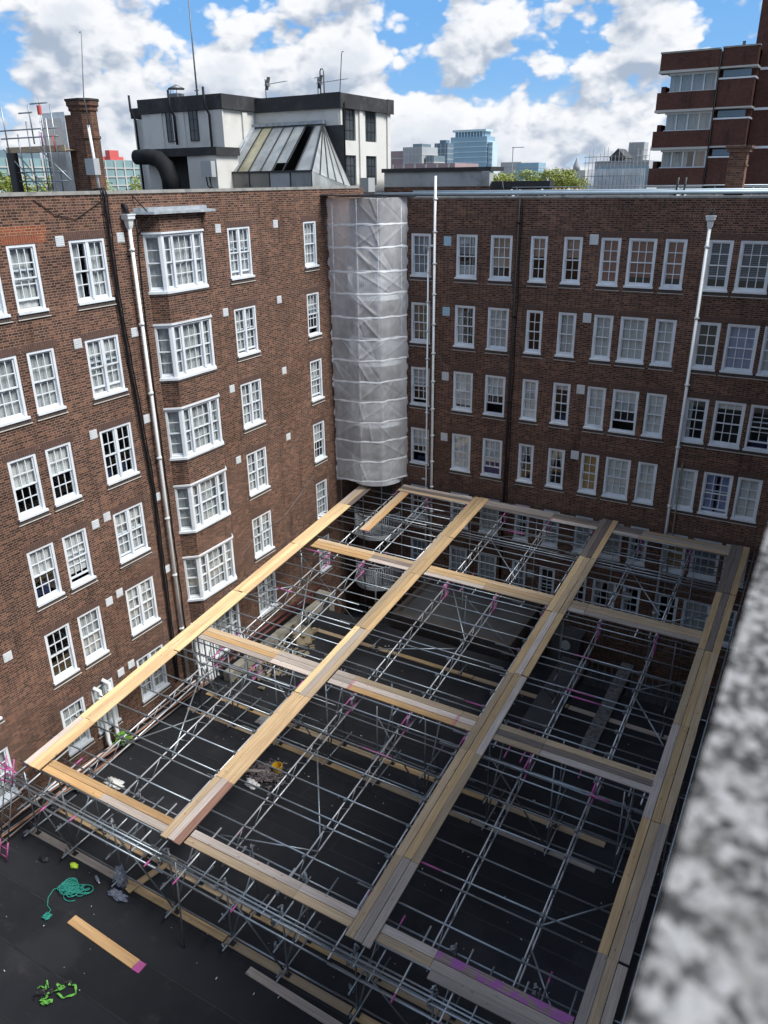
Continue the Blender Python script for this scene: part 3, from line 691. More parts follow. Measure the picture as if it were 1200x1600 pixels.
# soil pipes at the foot of the wall
for (y, zt_, dx) in ((14.35, -16.0, 0.20), (14.75, -15.9, 0.22)):
    part('soil_pipe', MB().path([(WA + 0.02, y - 0.1, zt_), (WA + dx, y, zt_ - 0.12), (WA + dx, y, GZ + 0.35), (WA + dx + 0.25, y - 0.1, GZ + 0.08)], 0.075, 10).path([(WA + dx, y, zt_ - 0.35), (WA + dx, y, zt_ - 0.5)], 0.095, 10), 'white_plastic', bA)
for i in range(7):
    y = 18.75 + 0.16 * i
    part('soil_pipe', MB().path([(WA + 0.55 + 0.05 * (i % 2), y, -15.9), (WA + 0.55 + 0.05 * (i % 2), y, GZ + 0.45), (WA + 0.8, y - 0.2, GZ + 0.12)], 0.055, 8), 'white_plastic', bA)
cols_ = ['copper', 'white_plastic', 'copper', 'black_pipe', 'galv_old', 'copper', 'dark_red', 'copper', 'galv_old']
for i in range(9):
    x = WA + 0.32 + 0.085 * i; z = GZ + 0.18 + 0.05 * (i % 3)
    P = [(x + 0.05 * math.sin(y * 0.9 + i), y, z + 0.03 * math.sin(y * 1.7 + i)) for y in [7 + 0.6 * j for j in range(21)]]
    part('floor_pipe', MB().path(P, 0.022 + 0.012 * (i % 2), 6), cols_[i], bA)

# ------------------------------------------------------------------ back wing
bB = thing('brick_building', 'dark brown brick mansion block of white sash windows closing the back of the courtyard', 'building', (-8, WB + 4, GZ))
RB = [-3.86 - 2.93 * k for k in range(6)]; HB = 1.79
colsB = [(-16.86, -15.90), (-14.68, -13.72), (-13.12, -12.16), (-11.37, -10.66), (-9.99, -9.24), (-8.51, -7.74), (-7.45, -6.40), (-6.10, -5.32), (-4.58, -3.73), (-3.50, -2.40), (-2.23, -1.34)]
nB = [3, 3, 3, 2, 2, 2, 3, 2, 2, 3, 2]
kindsB = [['grey', 'greynet', 'tan', 'tanhalf', 'tanhalf', 'rustfull', 'rust', 'rust', 'slat', 'slat', 'none'],  # rust entries: flat red-brown sheet behind the glass gives the panes their colour
          ['brown', 'side', 'net', 'none', 'net', 'net', 'net', 'net', 'none', 'blue', 'net'],
          ['nethalf', 'blind', 'half', 'whiteblind', 'topblind', 'whiteblind', 'half', 'whiteblind', 'side', 'topblind', 'none'],
          ['half', 'whiteblind', 'plum', 'tieback', 'tieback', 'amber', 'whiteblind', 'whiteblind', 'whiteblind', 'blueside', 'whiteblind'],
          ['none', 'grey', 'whiteblind', 'side', 'net', 'net', 'net', 'side', 'amber', 'grey', 'net'],
          ['grey', 'net', 'net', 'grey', 'none', 'none', 'tieback', 'side', 'none', 'net', 'grey']]
raisedB = {(0, 2): 0.15, (0, 3): 0.45, (2, 2): 0.4, (2, 3): 0.3, (6, 2): 0.35, (3, 2): 0.3, (9, 3): 0.1, (10, 2): 0.2, (4, 5): 0.2}
topB = -0.66
holesB = [(a, b, z, z + HB) for (a, b) in colsB for z in RB]
part('wall', wall_sheet('y', WB, WA, 2.0, -24, topB, holesB, 0.26), 'brick', bB)
part('wall', MB().box(WA, 6, WB + 3.0, WB + 9, -24, -0.9), 'brick', bB)
part('parapet_coping', MB().box(WA + 3.1, 6, WB - 0.03, WB + 0.38, topB + 0.002, -0.585), 'coping', bB)
part('roof', MB().box(WA, 6, WB + 0.39, WB + 12, -1.0, -0.74), 'bitumen', bB)
for i, (a, b) in enumerate(colsB):
    for r_, z in enumerate(RB):
        make_window(bB, (a, WB, z), 0.0, b - a, HB, ((1, nB[i]),), kindsB[r_][i], i * 11 + r_ * 5, raisedB.get((i, r_), 0.0), each_pane=False)
for (x, z, mt) in [(-15.1, -2.35, 'vent_blue'), (-15.1, -5.3, 'vent_blue'), (-15.08, -8.2, 'vent_grey'), (-15.08, -11.1, 'vent_grey'), (-8.80, -2.15, 'vent_grey'), (-8.80, -5.15, 'vent_grey'), (-8.80, -8.1, 'vent_grey'), (-8.80, -11.0, 'vent_grey'),
                   (-10.4, -17.2, 'cabinet_grey'), (-5.9, -17.2, 'cabinet_grey')]:
    mv = MB().box(x - 0.17, x + 0.17, WB - 0.025, WB, z - 0.19, z + 0.19)
    for q in range(5): mv.box(x - 0.14, x + 0.14, WB - 0.033, WB - 0.026, z - 0.15 + q * 0.066, z - 0.12 + q * 0.066)
    part('vent', mv, mt, bB)
for z in (-5.05, -7.95, -10.9, -13.4): part('air_brick', MB().box(-16.25, -15.95, WB - 0.012, WB, z - 0.04, z + 0.04), 'vent_grey', bB)
rwp(bB, (-15.66, WB - 0.12), 0.22, -20.5, 0.055, 'white_plastic', 16, False, (0, -1))
o = rwp(bB, (-15.96, WB - 0.11), -2.75, -20.5, 0.042, 'white_plastic', 14, False, (0, -1))
link('elbow', MB().path([(-15.96, WB - 0.11, -2.75), (-15.94, WB - 0.11, -2.62), (-15.84, WB - 0.12, -2.55), (-15.66, WB - 0.12, -2.55)], 0.046, 8).mesh('elbow', 'white_plastic', LOC[bB.name]), o, LOC[bB.name])
rwp(bB, (-11.92, WB - 0.10), -0.66, -20.5, 0.05, 'black_pipe', 6, False, (0, -1))
part('cable', MB().path([(-11.80 + 0.02 * math.sin(k), WB - 0.04, -0.7 - 0.5 * k) for k in range(30)], 0.02, 6), 'black_pipe', bB)
rwp(bB, (-4.61, WB - 0.13), -1.40, -20.5, 0.062, 'white_plastic', 8, True, (0, -1))
mb = MB()
for k in range(26):
    a_ = rnd.uniform(0, 6.28); e_ = rnd.uniform(0.1, 1.3); L = rnd.uniform(0.1, 0.24)
    mb.tube((-4.61, WB - 0.12, -1.22), (-4.61 + L * math.cos(a_) * math.cos(e_), WB - 0.12 + L * math.sin(a_) * math.cos(e_) * 0.6, -1.22 + L * math.sin(e_)), 0.008, 4)
part('leaf_guard', mb, 'steel_dark', bB)
part('conduit', MB().path([(-4.35, WB - 0.08, -10.6), (-4.35, WB - 0.08, -16.6), (-4.0, WB - 0.08, -16.75)], 0.03, 8), 'debris_tan', bB)
for (pts) in [[(-15.6, -7.0), (-15.0, -7.8), (-14.6, -8.6)], [(-14.9, -12.95), (-14.0, -13.15), (-13.2, -12.8), (-12.3, -13.0), (-11.2, -12.8)], [(-13.1, -7.05), (-12.6, -7.2), (-12.2, -7.0)], [(-11.6, -12.75), (-11.1, -13.1), (-10.5, -13.2)]]:
    Q = []
    for (xa, za), (xb, zc) in zip(pts, pts[1:]):
        for i in range(8):
            t_ = i / 8; Q.append((xa + (xb - xa) * t_, WB - 0.02, za + (zc - za) * t_ - 0.22 * t_ * (1 - t_)))
    part('cable', MB().path(Q, 0.007, 5), 'galv_old', bB)

# ------------------------------------------------------------------ our own side
bC = thing('brick_building', 'brick block whose lichened stone parapet runs blurred up the right edge', 'building', (4, 14, GZ))
part('wall', MB().box(0.04, 0.34, -8, WB - 0.002, -24, -0.231).box(0.341, 9, -8, WB - 0.002, -24, -0.75), 'brick', bC)
NG = 40
g = [[(-0.0205 + 0.385 * i / 10 + (0.004 * rnd.uniform(-1, 1) if i == 0 else 0), -4 + (WB + 3.9) * j / (NG - 1), -0.158) for i in range(11)] for j in range(NG)]
cop = MB().box(-0.0107, 0.372, -4, WB - 0.1, -0.23, -0.160)
part('parapet_coping', cop, 'lichen_stone', bC, 'pale lichen-spotted stone coping, out of focus')

# ------------------------------------------------------------------ roof of the left wing
YF, XR, XM, YL = 33.05, -21.2, -26.0, 30.66
ph = thing('penthouse', 'white rendered rooftop storey with a deep black fascia and steel windows', 'rooftop building', (-26, 35, -0.42))
holes_r = [(33.36, 34.40, 1.80, 3.12), (35.28, 36.32, 1.80, 3.12), (33.36, 34.38, -0.14, 1.18), (35.30, 36.30, -0.14, 1.18)]
mbp = wall_sheet('x', XR, YF, 37.6, -0.42, 3.10, holes_r, 0.2)
mbp.v += []
part('wall', mbp, 'render_white', ph)
part('wall', MB().box(-32.3, -31.051, YL + 0.65, 37.5, -0.42, 3.0), 'render_white', ph)
part('wall', MB().box(-31.05, XM, YL, 37.6, -0.42, 3.14).box(XM, XR - 0.3, YF, 37.6, -0.42, 3.098).box(XR - 0.299, XR - 0.201, YF, 33.3, -0.42, 3.098).box(XR - 0.3, XR - 0.002, 37.4, 37.6, -0.42, 3.09).box(XR - 0.3, XR - 0.002, YF, YF + 0.05, -0.42, 3.09), 'render_white', ph)
for y in (33.0, 34.65, 37.3): part('pilaster', MB().box(XR, XR + 0.08, y, y + 0.30, -0.42, 3.09), 'render_white', ph)
part('pilaster', MB().box(XM - 0.95, XM + 0.06, YL - 0.08, YL, -0.42, 3.13), 'render_white', ph)
part('pilaster', MB().box(XM, XM + 0.08, 32.0, 32.35, -0.42, 3.08), 'render_white', ph)
part('pilaster', MB().box(-21.95, XR - 0.0, YF - 0.08, YF, -0.42, 3.08), 'render_white', ph)
for x in (-28.9, -30.3): part('pilaster', MB().box(x - 0.12, x + 0.6, YL - 0.06, YL, -0.1, 3.13), 'render_white', ph)
fz0, fz1 = 3.10, 3.72
part('fascia', MB().box(XM + 0.14, XR + 0.16, YF - 0.16, 37.72, fz0, fz1 - 0.02), 'bitumen', ph)
part('fascia', MB().box(-31.1, XM + 0.139, YL - 0.14, 37.71, fz0 + 0.05, fz1 + 0.04), 'bitumen', ph)
part('fascia', MB().box(-32.4, -31.101, YL + 0.6, 37.70, fz0 - 0.05, fz1 - 0.22), 'bitumen', ph)
part('fascia_panel', MB().box(XR + 0.161, XR + 0.19, 37.1, 37.75, fz0 - 0.02, fz1), 'bitumen', ph)
part('fascia_panel', MB().box(-22.1, XR + 0.19, YF - 0.19, YF - 0.161, fz0 - 0.02, fz1), 'bitumen', ph)
def steel_window(parent, P, du, w, h, nc, nr, mat='far_glass'):
    """P lower left corner, du unit vector along the wall (2D), outward normal derived"""
    du = Vector((*du, 0)); nrm = Vector((du.y, -du.x, 0)); P = Vector(P)
    def Q(u, z, d): c = P + du * u - nrm * d; return (c.x, c.y, P.z + z)
    def bx(mb, u0, u1, z0, z1, d0, d1):
        i = len(mb.v)
        mb.v += [Q(u0, z0, d0), Q(u1, z0, d0), Q(u1, z0, d1), Q(u0, z0, d1), Q(u0, z1, d0), Q(u1, z1, d0), Q(u1, z1, d1), Q(u0, z1, d1)]
        for q in ((3, 2, 1, 0), (4, 5, 6, 7), (0, 1, 5, 4), (1, 2, 6, 5), (2, 3, 7, 6), (3, 0, 4, 7)): mb.f.append(tuple(i + k for k in q)); mb.sm.append(False)
    fr_ = MB(); t_ = 0.035
    for (a, b, c, d) in ((0, t_, 0, h), (w - t_, w, 0, h), (t_, w - t_, 0, t_), (t_, w - t_, h - t_, h)): bx(fr_, a, b, c, d, 0.08, 0.13)
    for k in range(1, nc): bx(fr_, w * k / nc - 0.012, w * k / nc + 0.012, t_, h - t_, 0.085, 0.125)
    for k in range(1, nr): bx(fr_, t_, w - t_, h * k / nr - 0.014, h * k / nr + 0.014, 0.083, 0.127)
    o = part('window', fr_, 'steel_dark', parent)
    pn = MB(); bx(pn, t_, w - t_, t_, h - t_, 0.10, 0.106); link('pane', pn.mesh('pane', mat, LOC[parent.name]), o, LOC[parent.name])
for a, b, c, d in holes_r: steel_window(ph, (XR, a, c), (0, 1), b - a, d - c, 3, 3, 'steel_glass')
for x0 in (-29.45, -28.0): steel_window(ph, (x0, YL - 0.14, 1.88), (1, 0), 0.52, 1.35, 2, 3, 'steel_glass')
for (x, y) in ((-32.0, YL + 0.5), (-28.75, YL - 0.18), (-26.6, YL - 0.2)):
    part('soil_pipe', MB().path([(x, y, -0.3 if x != -28.75 else 1.75), (x, y, 2.95), (x - 0.05, y - 0.05, 3.1), (x - 0.1, y - 0.15, 3.35), (x - 0.1, y - 0.15, 4.05)], 0.055, 8), 'black_pipe', ph)
part('soil_pipe', MB().path([(XR + 0.24, YF + 0.12, 3.35), (XR + 0.14, YF + 0.14, 3.0), (XR + 0.12, YF + 0.14, -0.3)], 0.045, 8), 'black_pipe', ph)
# lower porch with the black duct
part('porch', MB().box(-26.85, -25.15, 29.0, YL - 0.15, -0.42, 1.18).box(-29.5, -28.75, 29.2, YL - 0.15, -0.42, 0.9), 'render_white', ph)
part('porch_roof', MB().box(-29.6, -25.02, 28.9, YL - 0.15, 1.182, 1.52), 'bitumen', ph)
part('air_duct', MB().path([(-29.75, 28.75, 1.2), (-28.9, 28.75, 1.2), (-28.35, 28.75, 1.08), (-27.95, 28.75, 0.75), (-27.75, 28.75, 0.25), (-27.72, 28.75, -0.42)], [0.32, 0.34, 0.37, 0.40, 0.42, 0.43], 18), 'duct', ph)
part('door_recess', MB().box(-28.74, -26.86, 29.6, YL - 0.16, -0.42, 1.18), 'steel_dark', ph)
part('meter_box', MB().box(-25.75, -25.15, 28.62, 28.9, 0.3, 0.95), 'cabinet_grey', ph)
part('cable', MB().path([(-25.6, 28.75, 0.3), (-25.55, 28.75, -0.05), (-25.3, 28.75, -0.25), (-24.9, 28.75, -0.3)], 0.03, 6).path([(-25.4, 28.75, 0.3), (-25.35, 28.75, -0.1), (-25.1, 28.75, -0.28)], 0.03, 6), 'black_pipe', ph)
part('flue_cowl', MB().box(-30.0, -29.5, 31.6, 32.1, 3.5, 4.05).path([(-29.75, 31.85, 4.25), (-29.75, 31.85, 4.45)], [0.55, 0.02], 4).tube((-29.95, 31.65, 4.0), (-29.95, 31.65, 4.27), 0.02, 4).tube((-29.55, 31.65, 4.0), (-29.55, 31.65, 4.27), 0.02, 4), 'galv_old', ph)
part('condenser_box', MB().box(XR + 0.25, XR + 0.7, 34.3, 34.9, -0.45, 0.2), 'cabinet_grey', ph)
# glazed lean-to
sk = thing('glazed_rooflight', 'sloping wired-glass lean-to rooflight with a slipped pane against the white penthouse', 'rooflight', (-23.5, 31.5, -0.42))
R0, R1 = Vector((-25.95, YF - 0.18, 2.50)), Vector((-22.0, YF - 0.18, 2.50)); E0, E1 = Vector((-25.35, 30.0, 0.48)), Vector((-20.75, 30.0, 0.48)); B1 = Vector((-20.55, YF - 0.2, -0.2))
nP = 7
cuts_r = [0.0, 0.15, 0.30, 0.47, 0.62, 0.78, 0.91, 1.0]; cuts_e = [0.0, 0.115, 0.255, 0.40, 0.54, 0.67, 0.815, 1.0]
gm = ['roof_glass', 'roof_glass_algae', 'roof_glass', 'roof_glass', 'roof_glass', None, 'roof_glass']
for k in range(7):
    a, b = R0.lerp(R1, cuts_r[k]), R0.lerp(R1, cuts_r[k + 1]); c, d = E0.lerp(E1, cuts_e[k + 1]), E0.lerp(E1, cuts_e[k])
    nrm = Vector((0, 0.62, -0.78)) * 0.012
    def slab(q, mat):
        mb = MB(); mb.face([q[3], q[2], q[1], q[0]]); mb.face([v + nrm for v in q])
        for i in range(4): mb.face([q[i], q[(i + 1) % 4], q[(i + 1) % 4] + nrm, q[i] + nrm])
        part('pane', mb, mat, sk)
    if gm[k]:
        if k == 4: slab([a, b, b.lerp(c, 0.82), a.lerp(d, 0.82)], gm[k])
        else: slab([a, b, c, d], gm[k])
for k in range(8):
    a, d = R0.lerp(R1, cuts_r[k]), E0.lerp(E1, cuts_e[k]); u_ = Vector((0, -0.03, 0.03))
    part('glazing_bar', MB().bar(a + u_, d + u_, 0.035, 0.05), 'steel_dark', sk)
for k in range(5):
    f0, f1 = k / 5, (k + 1) / 5
    p0, p1 = E1.lerp(B1, f0), E1.lerp(B1, f1)
    part('pane', MB().face([p0, p1, R1.lerp(R1 + Vector((0.02, 0, -0.03)), 1)]), 'roof_glass_white', sk)
    part('glazing_bar', MB().bar(p0 + Vector((0.02, -0.02, 0.02)), R1 + Vector((0.02, -0.02, 0.02)), 0.04, 0.05), 'steel_dark', sk)
part('glazing_bar', MB().bar(B1, R1, 0.05, 0.05), 'steel_dark', sk)
part('ridge_flashing', MB().bar(R0 + Vector((-0.1, 0, 0.05)), R1 + Vector((0.1, 0, 0.05)), 0.3, 0.14), 'lead', sk)
part('verge_flashing', MB().bar(R0, E0 + Vector((-0.1, 0, 0)), 0.2, 0.14), 'lead', sk)
part('eaves_rail', MB().bar(E0, E1, 0.08, 0.08).bar((-25.35, 30.0, -0.25), (-20.6, 30.0, -0.25), 0.08, 0.08), 'steel_dark', sk)
for k in range(4):
    x0 = -25.3 + k * 1.14
    part('base_panel', MB().box(x0, x0 + 1.09, 30.02, 30.05, -0.42, 0.44), ['cream_concrete', 'cream_concrete', 'render_grey', 'roof_glass'][k], sk)
    part('post', MB().box(x0 + 1.095, x0 + 1.135, 29.99, 30.06, -0.42, 0.44), 'steel_dark', sk)
part('sloped_base', MB().face([(-20.74, 30.0, 0.47), (-20.55, YF - 0.2, -0.22), (-20.6, YF - 0.2, -0.42), (-20.74, 30.0, -0.42)]), 'roof_glass_white', sk)
part('inner_wall', MB().box(-25.9, -20.9, YF - 0.17, YF - 0.165, -0.42, 2.4), 'steel_dark', sk)
# chimney stacks
ch = thing('chimney_stack', 'tall dark brick chimney stack with chamfered corners beside the white penthouse', 'chimney', (-27.6, 24.4, -0.42))
def octa(cx, cy, hx, hy, c): return [(cx - hx + c, cy - hy), (cx + hx - c, cy - hy), (cx + hx, cy - hy + c), (cx + hx, cy + hy - c), (cx + hx - c, cy + hy), (cx - hx + c, cy + hy), (cx - hx, cy + hy - c), (cx - hx, cy - hy + c)]
part('shaft', MB().prism(octa(-27.72, 24.25, 0.56, 0.40, 0.26), -0.42, 2.75).prism(octa(-28.5, 24.6, 0.35, 0.4, 0.05), -0.42, 2.65), 'brick_chimney', ch)
part('string_course', MB().prism(octa(-27.72, 24.25, 0.60, 0.44, 0.28), 1.75, 1.84), 'brick_chimney', ch)
part('cap', MB().prism(octa(-27.72, 24.25, 0.61, 0.45, 0.28), 2.752, 2.92).prism(octa(-27.72, 24.25, 0.66, 0.50, 0.30), 2.922, 3.1), 'brick_chimney', ch)
part('cap_top', MB().prism(octa(-27.72, 24.25, 0.69, 0.53, 0.30), 3.102, 3.17), 'bitumen', ch)
part('meter_box', MB().box(-27.2, -26.7, 23.5, 23.79, 0.4, 1.0), 'cabinet_grey', ch)
part('conduit', MB().path([(-26.82, 23.72, -0.4), (-26.95, 23.72, 2.2)], 0.055, 8), 'white_plastic', ch)
mast = solo('lightning_rod', MB().path([(-26.85, 23.7, 2.2), (-26.95, 23.7, 3.2), (-26.92, 24.0, 5.34), (-26.97, 24.0, 5.40), (-27.02, 24.0, 5.36)], [0.03, 0.022, 0.016, 0.016, 0.014], 6), 'galv_old', 'thin hooked metal rod strapped to the dark brick chimney', 'mast')
solo('aerial_mast', MB().path([(-30.37, 34.0, 3.7), (-30.37, 34.0, 6.0), (-30.34, 34.0, 8.6)], [0.05, 0.04, 0.03], 6).tube((-30.5, 34, 4.4), (-30.25, 34, 4.4), 0.03, 6), 'galv_old', 'tallest pole rising from the penthouse roof to the top of the picture', 'mast')
solo('lightning_rod', MB().path([(-21.16, 33.0, 3.3), (-20.97, 33.0, 5.2), (-20.93, 33.0, 5.28), (-20.86, 33.0, 5.26)], 0.018, 6), 'galv_old', 'thin rod at the right front corner of the penthouse fascia', 'mast')
def aerial(x, y, z, L, label, pole2=False):
    e = thing('television_aerial', label, 'aerial', (x, y, z))
    part('mast', MB().tube((x, y, z), (x, y, z + 1.0), 0.022, 6), 'galv_old', e)
    mb = MB().tube((x - 0.1, y, z + 0.78), (x + L, y, z + 0.86), 0.012, 5)
    for k in range(int(L / 0.09)): 
        xx = x + 0.2 + k * 0.09; zz = z + 0.79 + 0.07 * (xx - x) / L
        mb.tube((xx, y - 0.12, zz), (xx, y + 0.12, zz), 0.006, 4); mb.tube((xx, y, zz - 0.04), (xx, y, zz + 0.04), 0.006, 4)
    part('boom', mb, 'galv', e)
    part('reflector', MB().bar((x + 0.05, y, z + 0.55), (x + 0.22, y, z + 1.1), 0.25, 0.01).bar((x + 0.05, y, z + 1.0), (x + 0.2, y, z + 0.7), 0.25, 0.01), 'galv_old', e)
    if pole2: part('loop_mast', MB().path([(x + 0.15, y, z), (x + 0.15, y, z + 1.25), (x + 0.2, y, z + 1.35), (x + 0.3, y, z + 1.35), (x + 0.35, y, z + 1.25), (x + 0.35, y, z)], 0.03, 6).tube((x - 0.2, y, z + 1.0), (x + 0.4, y, z + 1.05), 0.015, 5), 'galv_old', e)
aerial(-26.0, 34.0, 3.6, 1.2, 'small comb aerial on the penthouse roof, left of the two')
aerial(-23.3, 34.5, 3.55, 1.6, 'larger comb aerial with a looped double mast on the penthouse roof', True)
# roof-top scaffold round the second stack
st_ = thing('roof_scaffold', 'tube scaffold with a board platform and sheeting beside the brick chimney', 'scaffold', (-30.2, 24, -0.42))
def rt(nm, p, q, mat='galv', r=0.031): part(nm, MB().tube(p, q, r, 6), mat, st_)
for (x, y, z0, z1) in [(-31.6, 23.4, 1.3, 3.05), (-30.85, 23.4, -0.42, 2.0), (-30.2, 23.4, -0.42, 2.45), (-29.9, 23.4, 1.6, 3.05), (-29.2, 23.4, -0.42, 3.25), (-28.6, 23.4, -0.42, 3.0), (-30.55, 25.0, -0.42, 2.7), (-29.2, 25.0, -0.42, 2.9), (-31.5, 25.0, -0.42, 2.2)]:
    rt('standard', (x, y, z0), (x, y, z1))
for (x0, x1, z) in [(-31.9, -28.3, 2.15), (-31.9, -28.3, 1.85), (-31.7, -28.2, 0.55), (-31.7, -28.2, 0.2), (-29.7, -28.7, 3.05), (-30.5, -29.7, 2.75)]:
    rt('ledger', (x0, 23.36, z), (x1, 23.36, z))
for (p, q) in [((-31.8, 23.3, 1.45), (-29.6, 23.3, -0.3)), ((-30.9, 23.3, 1.2), (-29.2, 23.3, -0.35)), ((-29.6, 23.3, 1.45), (-27.9, 23.3, 0.2))]: rt('brace', p, q)
for k in range(4): part('board', MB().box(-31.7, -28.15, 23.45 + 0.235 * k, 23.67 + 0.235 * k, 1.33, 1.37), 'board_tan', st_)
part('toe_board', MB().box(-31.75, -28.12, 23.40, 23.44, 1.30, 1.52), 'board_tan', st_)
part('sheeting', MB().grid([[(-31.35 + 0.45 * i + 0.1 * math.sin(j), 25.2 + 0.06 * math.sin(3 * i + j), -0.4 + 0.55 * j) for i in range(4)] for j in range(7)]), 'foil', st_)
part('sheeting', MB().grid([[(-30.75 + 0.40 * i, 24.6 + 0.05 * math.sin(5 * i + j), -0.4 + 0.5 * j) for i in range(4)] for j in range(7)]), 'dirty_white', st_)
lad = MB()
for x in (-29.15, -28.8): lad.tube((x, 23.2, -0.4), (x + 0.02, 23.25, 2.5), 0.02, 6)
for k in range(10): lad.tube((-29.15, 23.21, -0.15 + 0.28 * k), (-28.8, 23.21, -0.15 + 0.28 * k), 0.013, 5)
part('ladder', lad, 'alu', st_); rt('ladder_end', (-29.16, 23.19, 1.5), (-29.13, 23.2, 2.0), 'pink', 0.023); rt('ladder_end', (-28.55, 23.3, 1.3), (-28.6, 23.3, 1.9), 'red_panel', 0.03)
part('red_marker', MB().prism(octa(-28.95, 23.15, 0.09, 0.06, 0.03), 2.62, 2.95), 'red_panel', st_)
part('black_post', MB().box(-31.55, -31.2, 23.2, 23.5, -0.42, 1.3), 'steel_dark', st_)
# roof edge clutter on the back wing
solo('roof_pipe', MB().path([(-19.0, 32.35, -0.50), (-10, 32.35, -0.48), (0, 32.35, -0.46)], 0.075, 10).path([(-17.2, 32.62, -0.42), (0, 32.62, -0.40)], 0.06, 8), 'pipe_blue', 'pair of pale metal pipes lying along the back parapet', 'pipe')
mb = MB()
for k in range(46):
    x = -13.5 + k * 0.3; h_ = rnd.uniform(0.02, 0.14)
    mb.grid([[(x + 0.1 * i, 33.0 + 0.25 * j, -0.52 + h_ * math.sin(1.3 * i + k) * math.sin(1.1 * j + k * 0.7) + 0.02 * j) for i in range(5)] for j in range(5)])
solo('insulation_wrap', mb, 'foil', 'crumpled silver wrapping strewn along the back roof', 'wrapping')
gw = thing('roof_upstand', 'grey rendered upstand wall with a dark roof beyond the sheeted corner', 'wall', (-17.7, 36.2, -0.74))
part('wall', MB().box(-20.6, -15.02, 36.0, 36.4, -0.22, 0.42), 'render_grey', gw); part('brick_base', MB().box(-20.6, -14.98, 35.97, 36.4, -0.76, -0.222), 'brick', gw)
part('roof_edge', MB().box(-20.7, -14.95, 35.9, 37.5, 0.422, 0.60), 'bitumen', gw); part('end_pier', MB().box(-15.4, -15.0, 35.9, 35.999, -0.22, 0.42), 'render_grey', gw)
g2 = thing('roof_upstand', 'lower black-topped brick upstand right of the grey one', 'wall', (-13.6, 36.2, -0.74))
part('wall', MB().box(-14.9, -12.2, 36.1, 36.5, -0.76, -0.32), 'brick', g2); part('roof_edge', MB().box(-14.95, -12.15, 36.0, 36.6, -0.318, -0.02), 'bitumen', g2)
part('guard_post', MB().path([(-14.4, 35.8, -0.74), (-14.3, 35.8, 0.0)], 0.03, 6).path([(-14.15, 35.8, -0.74), (-14.35, 35.8, 0.0)], 0.03, 6), 'steel_dark', g2)
cb = thing('chimney_stack', 'slim brick chimney on the back parapet in front of the red tower', 'chimney', (-4.2, 33.5, -0.74))
part('shaft', MB().box(-4.52, -3.92, 33.2, 33.8, -0.74, 0.86), 'brick_chimney', cb); part('string_course', MB().box(-4.55, -3.89, 33.17, 33.83, 0.38, 0.44), 'brick_chimney', cb)
part('cap', MB().box(-4.60, -3.84, 33.12, 33.88, 0.862, 0.98).box(-4.66, -3.78, 33.06, 33.94, 0.982, 1.07), 'brick_chimney', cb)
for x, lb in ((-6.12, 'left of two short black posts on the back parapet'), (-5.85, 'right of two short black posts on the back parapet')):
    solo('roof_post', MB().tube((x, 32.55, -0.74), (x + 0.06, 32.55, 0.04), 0.035, 8).box(x - 0.06, x + 0.10, 32.48, 32.62, -0.74, -0.72).tube((x, 32.55, -0.2), (x + 0.09, 32.55, -0.2), 0.03, 6), 'steel_dark', lb, 'post', 'posts on the back parapet')
rl = thing('roof_railing', 'galvanised rail with short uprights on the back roof', 'railing', (-8, 34.2, -0.74))
for k in range(8): part('post', MB().tube((-13 + 1.6 * k, 34.2, -0.74), (-13 + 1.6 * k, 34.2, -0.25), 0.02, 6), 'galv', rl)
part('rail', MB().tube((-13.2, 34.2, -0.27), (-1, 34.2, -0.25), 0.022, 6), 'galv', rl)

# ------------------------------------------------------------------ curved fire-escape balconies and their sheeting
bt = thing('balcony_stack', 'stack of curved white balconies with railings in the courtyard corner', 'balcony', (-18.6, 30.6, -21.4))
def arc(r1, r2, n=18): return [(WA + 0.01 + (r1) * math.sin(math.pi / 2 * k / n), WB - 0.01 - r2 * math.cos(math.pi / 2 * k / n)) for k in range(n + 1)]
def arc2(off=0.0, n=22):
    # bulging plan between the two walls
    pts = []
    for k in range(n + 1):
        a_ = math.pi * k / n
        pts.append((-18.55 - (1.28 - off) * math.cos(a_), 31.5 - (1.35 - off) * math.sin(a_)))
    return [(WA + 0.02, 31.5)] + pts + [(-17.27, WB - 0.02)]
for z in (-4.62, -7.55, -10.48, -13.41, -16.34, -19.2):
    poly = [(WA + 0.02, WB - 0.02)] + [(WA + 0.02, 31.5)] + arc2()[1:]
    part('slab', MB().prism(poly, z - 0.22, z), 'white_plastic', bt)
    pts = arc2(0.06)[1:-1]
    part('handrail', MB().path([(x, y, z + 1.05) for x, y in pts], 0.03, 6), 'white_paint', bt); part('handrail', MB().path([(x, y, z + 0.12) for x, y in pts], 0.018, 6), 'galv', bt)
    mb = MB(); pp = arc2(0.06, 40)[1:-1]
    for x, y in pp: mb.tube((x, y, z + 0.001), (x, y, z + 1.05), 0.019, 4)
    part('railing_bars', mb, 'white_paint', bt, kind='stuff')
for (x, y) in ((-19.8, 30.0), (-18.6, 30.06), (-17.8, 30.5), (-17.2, 31.5)):
    part('standard', MB().tube((x, y, -21.4), (x, y, -0.6), 0.026, 6), 'galv', bt)
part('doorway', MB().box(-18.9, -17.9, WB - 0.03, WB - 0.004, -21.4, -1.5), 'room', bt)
nt_ = thing('debris_sheeting', 'translucent white sheeting wrapped round the corner balconies down to the boards', 'sheeting', (-18.5, 30.3, -13.4))
PL = [Vector((-19.93, 29.86)), Vector((-18.56, 29.90)), Vector((-17.66, 30.40)), Vector((-17.03, 31.72))]
segl = [(PL[i + 1] - PL[i]).length for i in range(3)]; TL = sum(segl)
